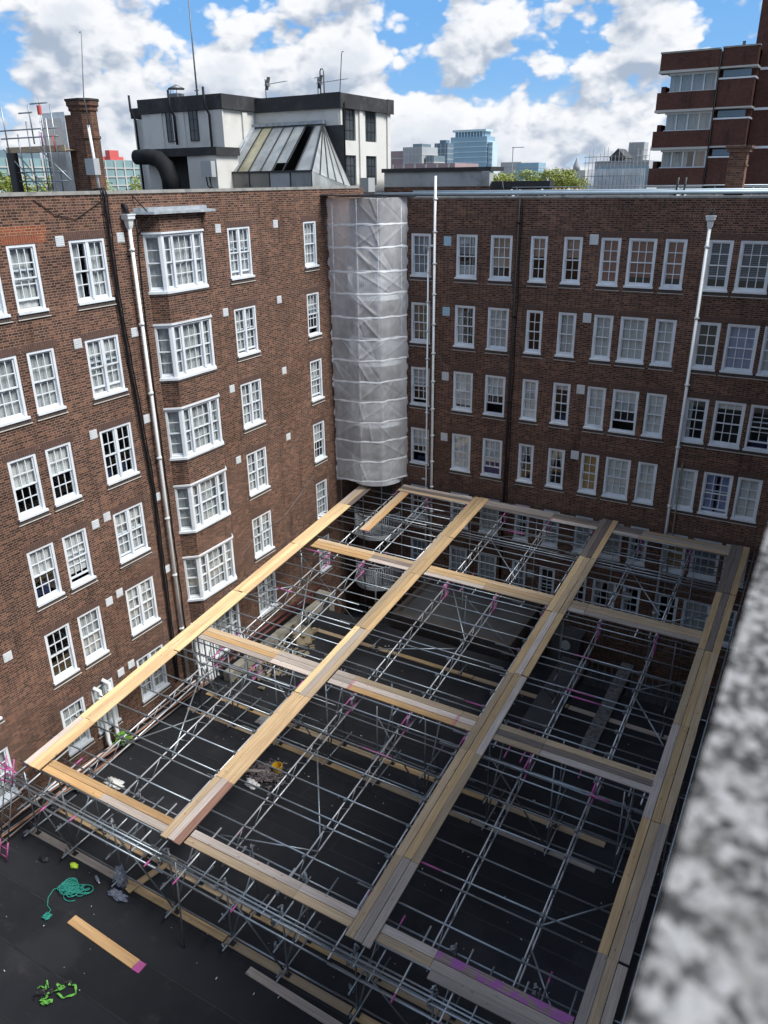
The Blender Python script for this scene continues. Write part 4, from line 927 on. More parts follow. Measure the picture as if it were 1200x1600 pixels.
def plan(s_):
    d = s_ * TL
    for i in range(3):
        if d <= segl[i] or i == 2:
            t_ = d / segl[i]; p = PL[i].lerp(PL[i + 1], t_); e = (PL[i + 1] - PL[i]).normalized(); return p, Vector((e.y, -e.x))
        d -= segl[i]
from mathutils import noise as mn
NB, zt0, zt1 = 13, -0.60, -13.35
ZB = [zt0 + (zt1 - zt0) * k / NB + (rnd.uniform(-.07, .07) if 0 < k < NB else 0) for k in range(NB + 1)]
for k in range(NB):
    za, zb_ = ZB[k], ZB[k + 1]
    rows = []
    for j in range(21):
        t_ = j / 20; row = []
        for i in range(113):
            s_ = i / 112; p, n_ = plan(s_)
            fold = 0.0
            for q in range(9):
                rr = random.Random(k * 31 + q); s0 = rr.choice((0.0, 0.33, 0.34, 0.62, 0.98, rr.random())); sl = rr.choice((-1, 1)) * rr.uniform(0.1, 1.6); d_ = (s_ - s0) * TL - sl * (t_ if q % 2 else 1 - t_)
                d_ /= math.sqrt(1 + sl * sl)
                fold += 0.034 * rr.choice((1, 1, -0.6)) * math.exp(-abs(d_) / 0.035) * min(1.0, 3 * math.sin(math.pi * t_))
            w_ = 0.07 * math.sin(math.pi * t_) * 0.6 * (0.5 + 0.7 * mn.noise(Vector((s_ * 4, k * 1.7, 0.3)))) + 0.018 * mn.noise(Vector((s_ * 14, t_ * 3 + k * 5, 1.0))) * math.sin(math.pi * t_) ** 0.7 + fold
            edge = 0.22 * mn.noise(Vector((k * 3.1, t_ * 2.5, 4.0 + round(s_)))) * (1 if s_ in (0.0, 1.0) else 0)
            c = p + n_ * (w_ + edge)
            zz = za + (zb_ - za) * t_
            if k == NB - 1 and j == 20: zz += -0.12 + 0.10 * math.sin(s_ * 9) + 0.06 * mn.noise(Vector((s_ * 12, 0, 9)))
            row.append((c.x, c.y, zz))
        rows.append(row)
    part('sheet_panel', MB().grid(rows), 'sheeting', nt_)
    band = []
    for j in range(3):
        row = []
        for i in range(57):
            p, n_ = plan(i / 56); c = p + n_ * (0.012 + 0.01 * math.sin(j * 1.57) + 0.012 * mn.noise(Vector((i * 0.4, k, 2))))
            row.append((c.x, c.y, zb_ + (0.055 - 0.055 * j) * (0.75 + 0.6 * mn.noise(Vector((i * 0.2, k * 3.0, 1)))) + 0.05 * mn.noise(Vector((i * 0.11, k * 2.0, 7)))))
        band.append(row)
    part('reinforced_band', MB().grid(band), 'sheet_band', nt_)
    P = [plan(i / 24)[0] - plan(i / 24)[1] * 0.06 for i in range(25)]
    part('ledger', MB().path([(c.x, c.y, zb_) for c in P], 0.024, 6), 'galv', nt_)
part('top_board', MB().bar((-20.0, 29.75, -0.48), (-17.0, 29.75, -0.56), 0.6, 0.05).bar((-18.6, 30.4, -0.50), (-16.8, 32.0, -0.56), 0.5, 0.05), 'steel_dark', nt_)
mb = MB()
for k in range(22): mb.tube((-20.0 + 0.14 * k, 29.35, -0.50 + 0.002 * k), (-19.8 + 0.14 * k, 31.0, -0.52), 0.018, 5)
part('corrugated_cover', mb, 'steel_dark', nt_)

# ------------------------------------------------------------------ temporary roof: sloping scaffold deck
DZ0, DM = -17.357, 0.117
def dz(y, d=0.0): return DZ0 + DM * y + d
SL = math.atan(DM); CS, SN = math.cos(SL), math.sin(SL)
sc = thing('scaffold', 'galvanised tube scaffold forming a sloping temporary roof grid over the courtyard', 'scaffold', (-10, 20, GZ))
def tube(nm, p, q, mat='galv', r=0.0242, parent=None): return part(nm, MB().tube(p, q, r, 8), mat, parent or sc)
# lattice beams running up the slope
BX = [-18.85, -17.0, -15.3, -13.32, -11.42, -9.37, -7.40, -5.37, -3.42, -1.98]
spans = [(10.95, 18.05), (17.35, 25.0), (24.35, 31.3)]
BD = 0.42
beam_meshes = {}
for bi, x in enumerate(BX):
    for si, (y0, y1) in enumerate(spans):
        if bi == 0 and si == 2: y1 = 30.5
        xo = x + (0.06 if si % 2 else 0.0)
        top = -0.075; e = part('lattice_beam', MB().tube((xo, y0, dz(y0, top)), (xo, y1 - 1.0, dz(y1 - 1.0, top)), 0.0242, 8).tube((xo, y0, dz(y0, top - BD)), (xo, y1 - 1.0, dz(y1 - 1.0, top - BD)), 0.0242, 8), 'alu', sc)
        lac = MB(); k = 0; y = y0 + 0.1
        while y < y1 - 0.3:
            yn = min(y + 0.42, y1); a_, b_ = (top, top - BD) if k % 2 == 0 else (top - BD, top)
            lac.tube((xo, y, dz(y, a_)), (xo, yn, dz(yn, b_)), 0.013, 5); y = yn; k += 1
        for yy in (y0 + 0.02, y1 - 0.02): lac.tube((xo, yy, dz(yy, top)), (xo, yy, dz(yy, top - BD)), 0.02, 6)
        link('lacing', lac.mesh('lacing', 'galv', LOC[sc.name]), e, LOC[sc.name])
        pk = MB()
        for d_ in (top, top - BD): pk.tube((xo, y1 - 1.0, dz(y1 - 1.0, d_)), (xo, y1, dz(y1, d_)), 0.0245, 8)
        pk.tube((xo, y1 - 0.5, dz(y1 - 0.5, top)), (xo, y1 - 0.8, dz(y1 - 0.8, top - BD)), 0.016, 5).tube((xo, y1 - 0.5, dz(y1 - 0.5, top)), (xo, y1 - 0.2, dz(y1 - 0.2, top - BD)), 0.016, 5)
        link('painted_end', pk.mesh('painted_end', 'pink', LOC[sc.name]), e, LOC[sc.name])
# purlin tubes across
TY = [10.72, 11.84, 12.80, 13.05, 13.85, 14.81, 15.66, 16.62, 16.93, 17.50, 18.55, 18.82, 19.52, 20.42, 20.68, 21.50, 21.86, 22.40, 23.18, 24.12, 24.42, 25.50, 26.37, 27.05, 27.46, 28.04, 28.22, 28.45, 29.10, 29.62, 30.20, 30.62, 31.35]
for ti, y in enumerate(TY):
    edges = [-19.15, -19.15 + rnd.uniform(4.5, 6.3)]
    while edges[-1] < -1.6 - 0.4:
        edges.append(min(edges[-1] + 6.0, -1.55) if edges[-1] + 6.0 < -3.0 else -1.55)
    if y > 30.4: edges[0] = -16.6
    elif y > 28: edges[0] = -18.6
    if edges[1] < edges[0] + 0.5: edges.pop(1)
    for k in range(len(edges) - 1):
        a, b = edges[k], edges[k + 1] + (0.45 if k < len(edges) - 2 else 0)
        o_ = 0.055 * (k % 2)
        z = dz(y + o_, -0.027)
        tube('tube', (a, y + o_, z + rnd.uniform(-.012, .012)), (b, y + o_ + rnd.uniform(-.05, .05), z + rnd.uniform(-.012, .012)), 'galv' if rnd.random() < 0.7 else 'galv_old')
        if rnd.random() < 0.10:
            xx = rnd.uniform(a + .4, b - 1.6); tube('painted_band', (xx, y + o_, z), (xx + rnd.uniform(.5, 1.2), y + o_, z), 'pink', 0.0258)
# couplers at the crossings
mb = MB()
for y in TY:
    for x in BX:
        if rnd.random() < 0.6: mb.box(x - 0.04, x + 0.04, y - 0.055, y + 0.055, dz(y, -0.085), dz(y, 0.006))
part('couplers', mb, 'galv_old', sc, kind='stuff')
# plan bracing
for (p, q) in [((-17.5, 12.3), (-15.4, 15.2)), ((-15.3, 13.2), (-17.0, 16.4)), ((-11.4, 15.4), (-9.5, 12.75)), ((-9.3, 12.4), (-12.0, 11.6)), ((-3.5, 13.0), (-2.0, 14.4)), ((-3.4, 12.4), (-2.2, 10.9)), ((-3.5, 21.9), (-2.0, 23.1)), ((-3.4, 21.7), (-2.1, 19.9)),
               ((-17.2, 22.4), (-18.6, 21.0)), ((-11.4, 25.0), (-9.4, 21.9)), ((-9.5, 21.5), (-12.2, 20.2)), ((-11.5, 29.0), (-9.2, 26.3)), ((-9.0, 26.0), (-11.3, 24.9)), ((-5.4, 28.9), (-3.6, 26.2)), ((-3.3, 26.0), (-2.0, 26.9)), ((-11.2, 29.1), (-8.6, 30.2)), ((-15.3, 20.0), (-17.1, 23.2))]:
    tube('plan_brace', (*p, dz(p[1], -0.40)), (*q, dz(q[1], -0.36)), 'galv_old' if rnd.random() < 0.4 else 'galv')
# supporting rows of standards
FX = [-18.67, -16.96, -14.89, -12.83, -10.82, -9.09, -6.93, -4.95, -2.95, -1.7]
def row(ys, xs, zfloor, ledg, sole, jitter=0.08, side=1):
    for yi, y in enumerate(ys):
        for xi, x in enumerate(xs):
            xx = x + rnd.uniform(-jitter, jitter)
            s_ = part('standard', MB().tube((xx, y, zfloor + 0.06), (xx, y + rnd.uniform(-.03, .03), dz(y, rnd.uniform(-0.1, 0.05))), 0.0242, 8), 'galv_old' if rnd.random() < .5 else 'galv', sc)
            link('base_plate', MB().box(xx - 0.075, xx + 0.075, y - 0.075, y + 0.075, zfloor + 0.042, zfloor + 0.056).mesh('base_plate', 'steel_dark', LOC[sc.name]), s_, LOC[sc.name])
        for zl in ledg:
            z = zfloor + zl if zl >= 0 else None
            edges = [xs[0] - 0.35, xs[0] + 5.2, xs[0] + 11.0, xs[-1] + 0.3]
            for a, b in zip(edges, edges[1:]):
                zz = (z if z is not None else dz(y, zl)) + rnd.uniform(-0.03, 0.03)
                tube('ledger', (a, y + 0.05, zz), (b + 0.3, y + 0.05 + rnd.uniform(-.03, .03), zz), 'galv' if rnd.random() < .7 else 'galv_old')
    for xi, x in enumerate(xs):
        for zl in (0.30, 1.35):
            if zfloor + zl < dz(ys[0], -0.5): tube('transom', (x + 0.05, ys[0] - 0.45, zfloor + zl), (x + 0.05, ys[-1] + 0.45, zfloor + zl + 0.02), 'galv')
        if xi < len(xs) - 1:
            zt_ = dz(ys[0], -0.35)
            a, b = (x, xs[xi + 1]) if xi % 2 else (xs[xi + 1], x)
            if xi % 2 == 0: tube('brace', (a, ys[0] - 0.06, zfloor + 0.2), (b, ys[0] - 0.06, zt_), 'galv_old')
            tube('brace', (x, ys[0], zfloor + 0.25), (x + 0.08, ys[-1], zt_), 'galv')
row([10.42, 11.48], FX, GZ, [0.26, 1.28, -0.32, -0.62], True)
row([17.45, 18.5], [x + 0.35 for x in FX], GZ, [0.30, 1.6, -0.55], True)
row([24.5], [x + 0.2 for x in FX[:-1:2]], GZ, [-0.6], True)
for (x, y) in ((-16.9, 30.9), (-13.2, 30.9), (-10.0, 30.9), (-6.5, 30.9), (-3.2, 30.9)): tube('standard', (x, y, -21.4), (x, y, dz(y, 0)), 'galv')
for y_ in (29.0, 30.4):
    for zz in (-0.7,): tube('ledger', (-16.5, y_, dz(y_, zz)), (-1.6, y_, dz(y_, zz)), 'galv')
# extra edge tubes along the front
for (y, d_) in ((10.10, -0.13), (10.18, -0.05), (9.92, -0.30), (10.30, -0.42)):
    tube('edge_tube', (-19.1, y, dz(10.4, d_)), (-12.8, y + 0.04, dz(10.4, d_ - 0.01)), 'galv'); tube('edge_tube', (-13.1, y + 0.06, dz(10.4, d_)), (-7.0, y + 0.02, dz(10.4, d_)), 'galv'); tube('edge_tube', (-7.4, y, dz(10.4, d_)), (-1.4, y + 0.05, dz(10.4, d_ + 0.01)), 'galv')
for k in range(26):      # transoms poking out under the front boards, some with painted tips
    x = -18.8 + 0.67 * k + rnd.uniform(-.25, .25); y0 = rnd.uniform(9.85, 10.15); y1 = rnd.uniform(11.3, 11.85)
    e = tube('transom', (x, y0, dz(y0, -0.10)), (x, y1, dz(y1, -0.10)), rnd.choice(('galv', 'alu', 'galv')))
    c = rnd.random()
    if c < 0.3: link('painted_tip', MB().tube((x, y1 - 0.02, dz(y1, -0.10)), (x, y1 + 0.25, dz(y1 + 0.25, -0.10)), 0.0255, 8).mesh('painted_tip', 'pink', LOC[sc.name]), e, LOC[sc.name])
    if c > 0.8: link('painted_tip', MB().tube((x, y0 - 0.2, dz(y0, -0.12)), (x, y0 + 0.05, dz(y0, -0.10)), 0.0255, 8).mesh('painted_tip', 'pink', LOC[sc.name]), e, LOC[sc.name])
for yc in (17.98, 24.95):
    for k in range(34):
        x = -18.2 + 0.49 * k + rnd.uniform(-.15, .15)
        if rnd.random() < 0.55: tube('transom', (x, yc - rnd.uniform(.5, .8), dz(yc - .6, -0.10)), (x, yc + rnd.uniform(.5, .75), dz(yc + .6, -0.10)), rnd.choice(('galv', 'pink', 'alu', 'galv')))
mb = MB()
for y in (10.15, 10.42, 11.48):
    for x in FX:
        for zz in (dz(y, -0.3), dz(y, -0.1), GZ + 0.28, GZ + 1.3):
            for q in range(3):
                a_ = rnd.uniform(0, 3); cx, cy, cz = x + rnd.uniform(-.07, .07), y + rnd.uniform(-.06, .06), zz + rnd.uniform(-.06, .06)
                mb.bar((cx - 0.05 * math.cos(a_), cy - 0.05 * math.sin(a_), cz), (cx + 0.05 * math.cos(a_), cy + 0.05 * math.sin(a_), cz + 0.03), 0.045, 0.03)
part('edge_couplers', mb, 'galv_old', sc, kind='stuff')
tube('loose_pole', (-12.25, 10.15, dz(10.2, 0.05)), (-11.88, 9.70, GZ + 0.03), 'galv_old')
# sole boards under the legs
def board_mesh(L, w=0.218, th=0.038):
    def mk():
        mb = MB(); b_ = 0.004
        mb.prism([(-L / 2, -w / 2 + b_), (-L / 2 + b_, -w / 2), (L / 2 - b_, -w / 2), (L / 2, -w / 2 + b_), (L / 2, w / 2 - b_), (L / 2 - b_, w / 2), (-L / 2 + b_, w / 2), (-L / 2, w / 2 - b_)], -th / 2, th / 2)
        for s_ in (-1, 1): mb.box(s_ * (L / 2 + 0.0015) - 0.0015, s_ * (L / 2 + 0.0015) + 0.0015, -w / 2, w / 2, -th / 2, th / 2 + 0.0015)
        return mb
    return cached(('board', round(L, 2), w, th), mk)
BM = {}
def board(parent, c, yawz, slope, L, mat, nm='board', w=0.218, th=0.038):
    mb = board_mesh(L, w, th); k = (round(L, 2), w, th, mat)
    if k not in BM: BM[k] = mb.mesh('board', mat)
    return link(nm, BM[k], parent, c, (0, -slope if abs(yawz) > 0.1 else 0, yawz) if False else Matrix.Rotation(yawz, 3, 'Z').to_4x4().to_euler() if not slope else (Matrix.Rotation(slope, 3, 'X') @ Matrix.Rotation(yawz, 3, 'Z')).to_euler())
sole_cols = ['board_grey', 'board_gold', 'board_tan', 'board_gold', 'board_tan']
for (y, x0, n, off) in ((10.42, -18.95, 5, 0), (11.48, -18.9, 5, 1), (17.45, -18.9, 5, 2), (18.5, -18.9, 5, 1), (24.5, -18.0, 4, 2)):
    for k in range(n):
        xx = x0 + 1.95 + k * 3.95
        if xx + 1.95 > -0.2: continue
        for q in (0, 1): board(sc, (xx, y + rnd.uniform(-.03, .03), GZ + 0.0205 + 0.0 + q * 0.0385 - 0.019 * q), rnd.uniform(-.01, .01), 0, 3.9, sole_cols[(k + off) % 5] if (k or off) else 'board_grey', 'sole_board', th=0.038) if q == 0 else None
board(sc, (-14.35, 11.0, GZ + 0.062), 1.35, 0, 1.6, 'board_gold', 'sole_board')
board(sc, (-8.3, 9.98, GZ + 0.02), -0.03, 0, 3.4, 'board_grey', 'sole_board')

# ------------------------------------------------------------------ board walkways on the deck
def walkway(label, loc): return thing('board_walkway', label, 'walkway', loc, 'board walkways on the temporary roof')
def run_long(x0, label, secs, n=3, lift=0.022):
    """secs: list of (y0, y1, [materials of the boards from left to right])"""
    e = walkway(label, (x0 + 0.34, 20, dz(20)))
    for si, (y0, y1, ms) in enumerate(secs):
        L = round((y1 - y0) / CS - 0.02, 2)
        for k, mm in enumerate(ms):
            c = (x0 + 0.113 + 0.232 * k + rnd.uniform(-.004, .004), (y0 + y1) / 2 + rnd.uniform(-.035, .035), dz((y0 + y1) / 2, lift + 0.002 * (si % 2) + 0.001 * k + rnd.uniform(0, .004)))
            board(e, c, math.pi / 2 + rnd.uniform(-.002, .002), SL, L, 'board_' + mm)
    return e
def run_cross(y0, label, secs, lift=-0.02):
    e = walkway(label, (-10, y0 + 0.3, dz(y0 + 0.3)))
    for si, (x0, x1, ms) in enumerate(secs):
        L = round(x1 - x0 - 0.015, 2)
        for k, mm in enumerate(ms):
            y = y0 + 0.113 + 0.232 * k
            board(e, ((x0 + x1) / 2, y, dz(y, lift + 0.002 * (si % 2) + rnd.uniform(0, .003))), rnd.uniform(-.002, .002), SL, L, 'board_' + mm)
    return e
run_cross(10.74, 'weathered two-board walkway along the near edge of the scaffold', [(-18.2, -15.75, ['orange', 'orange']), (-15.75, -13.2, ['grey', 'orange']), (-12.5, -8.95, ['tan', 'pale']), (-8.95, -7.3, ['tan', 'pale']), (-6.6, -5.2, ['tan', 'pale']), (-5.2, -2.05, ['grey', 'magenta'])])
board(bpy.data.objects['board_walkway'], (-3.6, 10.63, dz(10.63, -0.018)), 0.002, SL, 3.1, 'board_grey')
run_cross(17.66, 'three-board cross walkway second from the near edge', [(-18.2, -14.9, ['grey', 'orange', 'tan']), (-14.9, -13.25, ['pale', 'grey', 'grey']), (-12.5, -11.75, ['pale', 'grey', 'grey']), (-11.75, -7.85, ['orange', 'pale', 'tan']), (-7.85, -7.3, ['tan', 'pale', 'tan']), (-6.6, -5.15, ['tan', 'dark', 'tan']), (-5.15, -2.02, ['pale', 'dark', 'tan'])])
run_cross(24.66, 'three-board cross walkway third from the near edge', [(-18.0, -15.1, ['orange', 'orange', 'tan']), (-15.1, -13.25, ['pale', 'dark', 'tan']), (-12.5, -9.95, ['pale', 'gold', 'gold']), (-9.95, -7.3, ['tan', 'gold', 'tan']), (-6.6, -6.0, ['pale', 'tan', 'tan']), (-6.0, -2.02, ['grey', 'tan', 'tan'])])
run_cross(30.66, 'grey cross walkway at the far edge against the back wall', [(-17.0, -13.25, ['tan', 'dark', 'grey']), (-13.25, -9.35, ['dark', 'grey', 'grey']), (-9.35, -5.45, ['pale', 'dark', 'dark']), (-5.45, -2.0, ['tan', 'grey', 'tan'])])
run_long(-18.94, 'bright yellow walkway of new boards nearest the left wall', [(10.65, 12.84, ['pale', 'yellow', 'gold']), (12.84, 16.7, ['yellow', 'yellow', 'yellow']), (16.7, 20.6, ['yellow', 'yellow', 'yellow']), (20.6, 24.5, ['yellow', 'yellow', 'yellow']), (24.5, 28.4, ['yellow', 'yellow', 'yellow']), (28.4, 30.4, ['grey', 'tan', 'dark'])])
run_long(-13.22, 'walkway with a red-stained near end, second from the left wall', [(10.6, 12.86, ['tan', 'pale', 'red']), (12.86, 16.76, ['yellow', 'yellow', 'yellow']), (16.76, 20.6, ['yellow', 'grey', 'tan']), (20.6, 24.5, ['tan', 'gold', 'gold']), (24.5, 27.6, ['tan', 'gold', 'gold']), (27.6, 31.4, ['gold', 'gold', 'gold'])])
run_long(-7.28, 'mixed grey and yellow walkway, second from the parapet', [(10.5, 12.92, ['tan', 'grey', 'grey']), (12.92, 16.9, ['tan', 'gold', 'tan']), (16.9, 20.6, ['tan', 'gold', 'pale']), (20.6, 24.3, ['gold', 'pale', 'gold']), (24.3, 28.3, ['yellow', 'tan', 'tan']), (28.3, 31.6, ['dark', 'dark', 'gold'])])
run_long(-2.02, 'greyish walkway on the right beside the parapet', [(9.2, 12.72, ['grey', 'tan', 'grey']), (12.72, 16.75, ['gold', 'tan', 'grey']), (16.75, 20.5, ['pale', 'gold', 'tan']), (20.5, 24.3, ['tan', 'gold', 'tan']), (24.3, 27.9, ['gold', 'dark', 'gold']), (27.9, 31.5, ['dark', 'dark', 'gold'])])
sb = walkway('short two-board walkway lying loose below the white sheeting', (-16.5, 29.5, dz(29.5)))
for k, mm in enumerate(('tan', 'orange')):
    board(sb, (-16.62 + 0.229 * k, 28.6, dz(28.6, 0.026)), math.pi / 2 + 0.01, SL, 3.9, 'board_' + mm)
for k in range(3):
    tube('edge_tube', (-1.15 + 0.13 * k, 9.5, dz(9.5, -0.2 * k)), (-1.12 + 0.13 * k, 31.3, dz(31.3, -0.2 * k)), ('galv', 'galv_old', 'pink')[k])
for k in range(14): tube('transom', (-1.9, 10 + 1.6 * k, dz(10 + 1.6 * k, -0.14)), (-0.7, 10 + 1.6 * k, dz(10 + 1.6 * k, -0.14)), rnd.choice(('galv', 'galv_old')))

# ------------------------------------------------------------------ things on the courtyard roof
gp = thing('ladder', 'pink-tipped steel ladder leaning on the left end of the scaffold', 'ladder', (-18.75, 9.3, GZ))
LA, LB = Vector((-18.68, 9.22, GZ)), Vector((-18.50, 10.08, dz(10.2, 0.90)))
for s_ in (-0.17, 0.17):
    d_ = Vector((s_, 0, 0)); a, b = LA + d_, LB + d_
    part('stile', MB().tube(a.lerp(b, 0.2), a.lerp(b, 0.74), 0.022, 8), 'galv_old', gp)
    part('painted_end', MB().tube(a, a.lerp(b, 0.2), 0.0225, 8), 'pink', gp); part('painted_end', MB().tube(a.lerp(b, 0.74), b, 0.0225, 8), 'pink', gp)
for k in range(12):
    c = LA.lerp(LB, 0.05 + k * 0.078); part('rung', MB().tube(c - Vector((0.17, 0, 0)), c + Vector((0.17, 0, 0)), 0.014, 6), 'pink' if k < 2 or k > 9 else 'galv_old', gp)
for (p, q) in (((-19.8, 9.9, -15.9), (-18.9, 10.2, -16.0)), ((-19.9, 10.0, -16.5), (-18.8, 10.3, -16.55)), ((-19.8, 10.4, -16.2), (-18.9, 10.4, -16.3))): tube('painted_tube', p, q, 'pink')
lb_ = thing('loose_board', 'single orange-tan board with a pink end lying on the black roof', 'board', (-13.92, 8.78, GZ))
board(lb_, (-13.92, 8.78, GZ + 0.021), -0.04, 0, 2.55, 'board_orange', 'plank', w=0.28); part('painted_end', MB().box(-12.64, -12.40, 8.585, 8.865, GZ + 0.003, GZ + 0.03), 'pink', lb_)
mb = MB(); P = []; r_ = random.Random(3)
lob = [(-16.15, 9.62, .17), (-15.85, 9.42, .22), (-15.62, 9.66, .19), (-16.0, 9.5, .26), (-15.75, 9.55, .14), (-16.2, 9.4, .12)]
ang = 0.0
for k in range(46):
    cx, cy, rad = r_.choice(lob); cx += r_.uniform(-.07, .07); cy += r_.uniform(-.07, .07); rad *= r_.uniform(.55, 1.2)
    turn = r_.uniform(3.0, 6.5); n_ = int(turn / .35)
    for q in range(n_):
        ang += turn / n_ * (1 if k % 3 else -1)
        P.append((cx + rad * math.cos(ang), cy + rad * math.sin(ang) * .85, GZ + .015 + .002 * k + .02 * r_.random()))
for q in range(2):
    P = [P[0]] + [tuple((Vector(P[i - 1]) + Vector(P[i]) * 2 + Vector(P[i + 1])) / 4) for i in range(1, len(P) - 1)] + [P[-1]]
P += [(-16.45, 9.25, GZ + 0.02), (-16.35, 8.98, GZ + 0.02), (-16.15, 8.8, GZ + 0.02), (-15.95, 8.75, GZ + 0.02), (-15.9, 8.62, GZ + 0.02)]
for k in range(60): 
    a_ = k * 0.9; P.append((-15.85 + 0.1 * math.cos(a_), 8.55 + 0.1 * math.sin(a_ * 1.3), GZ + 0.02 + 0.05 * abs(math.sin(a_ * 0.7))))
solo('rope_coil', mb.path(P, 0.014, 5), 'rope_green', 'tangled turquoise rope heaped on the black roof', 'rope')
hn = thing('safety_harness', 'bright green and black safety harness dropped on the black roof', 'harness', (-13.8, 7.15, GZ))
def strap(pts, mat, w=0.045):
    P = [Vector(p) for p in pts]; Q = []
    for a, b in zip(P, P[1:]):
        for i in range(5): Q.append(a.lerp(b, i / 5))
    Q.append(P[-1]); rows = []
    for i, c in enumerate(Q):
        d_ = Q[min(i + 1, len(Q) - 1)] - Q[max(i - 1, 0)]; n_ = Vector((-d_.y, d_.x, 0)); n_ = n_.normalized() if n_.length else Vector((1, 0, 0))
        zz = Vector((0, 0, 0.025 * math.sin(i * 1.3))); rows.append([tuple(c - n_ * w + zz), tuple(c + n_ * w * (0.6 + 0.4 * math.sin(i)) + zz * 0.4)])
    m2 = MB().grid(rows, False); part('strap', m2, mat, hn)
r_ = random.Random(11)
for k in range(9):
    cx, cy = -13.95 + r_.uniform(-.2, .2), 7.1 + r_.uniform(-.2, .22); pts = []
    for q in range(6): pts.append((cx + r_.uniform(-.15, .15), cy + r_.uniform(-.15, .15), GZ + r_.uniform(.03, .12)))
    strap(pts, 'strap_green' if k % 2 else 'strap_black', r_.uniform(0.014, 0.028))
strap([(-13.75, 7.2, GZ + .05), (-13.5, 7.2, GZ + .06), (-13.35, 7.42, GZ + .05), (-13.5, 7.55, GZ + .06), (-13.7, 7.5, GZ + .05)], 'strap_green', 0.03)
strap([(-13.9, 7.35, GZ + .05), (-13.75, 7.6, GZ + .07), (-13.6, 7.5, GZ + .05)], 'strap_black', 0.03)
mb = MB()
def blob(cx, cy, cz, rx, ry, rz, seed, amp=0.35, n=14):
    rows = []
    for j in range(n + 1):
        th = math.pi * j / n; row = []
        for i in range(2 * n + 1):
            ph_ = 2 * math.pi * (i % (2 * n)) / (2 * n); d_ = Vector((math.sin(th) * math.cos(ph_), math.sin(th) * math.sin(ph_), math.cos(th)))
            k = 1 + amp * mn.noise(d_ * 2.6 + Vector((seed, 0, 0))) + amp * 0.5 * mn.noise(d_ * 7 + Vector((seed, 3, 0)))
            row.append((cx + rx * d_.x * k, cy + ry * d_.y * k, max(GZ + 0.002, cz + rz * d_.z * k)))
        rows.append(row)
    return MB().grid(rows)
m1 = blob(-14.80, 10.30, GZ + 0.36, 0.13, 0.16, 0.36, 1.0, 0.6, 22); m2 = blob(-14.62, 9.98, GZ + 0.08, 0.30, 0.12, 0.08, 5.0, 0.7, 22); i0 = len(m1.v); m1.v += m2.v; m1.f += [tuple(q + i0 for q in f_) for f_ in m2.f]; m1.sm += m2.sm
solo('plastic_bag', m1, 'clear_sheet', 'crumpled clear plastic sheet snagged on the front scaffold leg', 'plastic sheet')
solo('glove', blob(-16.60, 10.10, GZ + 0.05, 0.15, 0.09, 0.06, 2.0), 'hi_viz', 'lime yellow scrap on the roof near the rope', 'glove')
solo('glove', blob(-17.6, 9.85, GZ + 0.04, 0.17, 0.10, 0.05, 8.0), 'strap_black', 'black scrap on the roof near the ladder', 'glove')
bo = thing('water_bottle', 'small clear bottle with a white cap lying by the sole board', 'bottle', (-15.6, 10.1, GZ))
part('body', MB().path([(-15.75, 10.16, GZ + .045), (-15.72, 10.145, GZ + .045), (-15.55, 10.07, GZ + .045), (-15.5, 10.05, GZ + .045)], [0.03, 0.045, 0.045, 0.02], 10), 'blue_grey', bo); part('cap', MB().tube((-15.5, 10.05, GZ + .045), (-15.45, 10.03, GZ + .045), 0.022, 8), 'dirty_white', bo)
# rubble heap with bucket seen through the grid
mb = MB(); r_ = random.Random(5)
for k in range(420):
    x, y = -14.0 + r_.gauss(0, .3), 15.95 + r_.gauss(0, .25); s_ = r_.uniform(.02, .06); a_ = r_.uniform(0, 3)
    z = GZ + max(0, 0.16 - 0.25 * (abs(x + 14) + abs(y - 15.95)) * 0.6) * r_.random()
    mb.bar((x, y, z + s_ / 2), (x + s_ * 2 * math.cos(a_), y + s_ * 2 * math.sin(a_), z + s_ / 2 + .01), s_, s_)
solo('rubble_heap', mb, 'rubble', 'heap of broken rubble on the roof beneath the walkway', 'rubble', kind='stuff')
bk = thing('bucket', 'yellow bucket in the rubble under the scaffold', 'bucket', (-13.75, 16.25, GZ))
part('body', MB().path([(-13.75, 16.25, GZ), (-13.75, 16.25, GZ + .3)], [0.13, 0.17], 14, cap=False).path([(-13.75, 16.25, GZ + .02), (-13.75, 16.25, GZ + .04)], 0.13, 14), 'yellow_plastic', bk); part('rim', MB().path([(-13.75 + .17 * math.cos(a_ * .449), 16.25 + .17 * math.sin(a_ * .449), GZ + .3) for a_ in range(14)], 0.012, 5, closed=True), 'yellow_plastic', bk)
solo('dust_sheet', blob(-14.15, 15.35, GZ + .05, .26, .18, .09, 4.0, .7), 'dirty_white', 'crumpled white dust sheet by the rubble', 'sheet')
solo('timber_offcut', MB().bar((-14.7, 15.7, GZ + .1), (-13.9, 16.0, GZ + .14), .12, .05), 'board_grey', 'grey timber offcut leaning across the rubble', 'timber')
mb = MB(); r_ = random.Random(9)
for k in range(240):
    x, y = r_.uniform(-19, -1.5), r_.uniform(6, 25); s_ = r_.uniform(.006, .020); a_ = r_.uniform(0, 3)
    mb.bar((x, y, GZ + s_ / 2), (x + s_ * r_.choice((1, 1, 4)) * math.cos(a_), y + s_ * r_.choice((1, 1, 4)) * math.sin(a_), GZ + s_ / 2), s_, s_)
solo('litter', mb, 'dirty_white', 'scattered pale scraps and chips on the black roof', 'litter', kind='stuff')
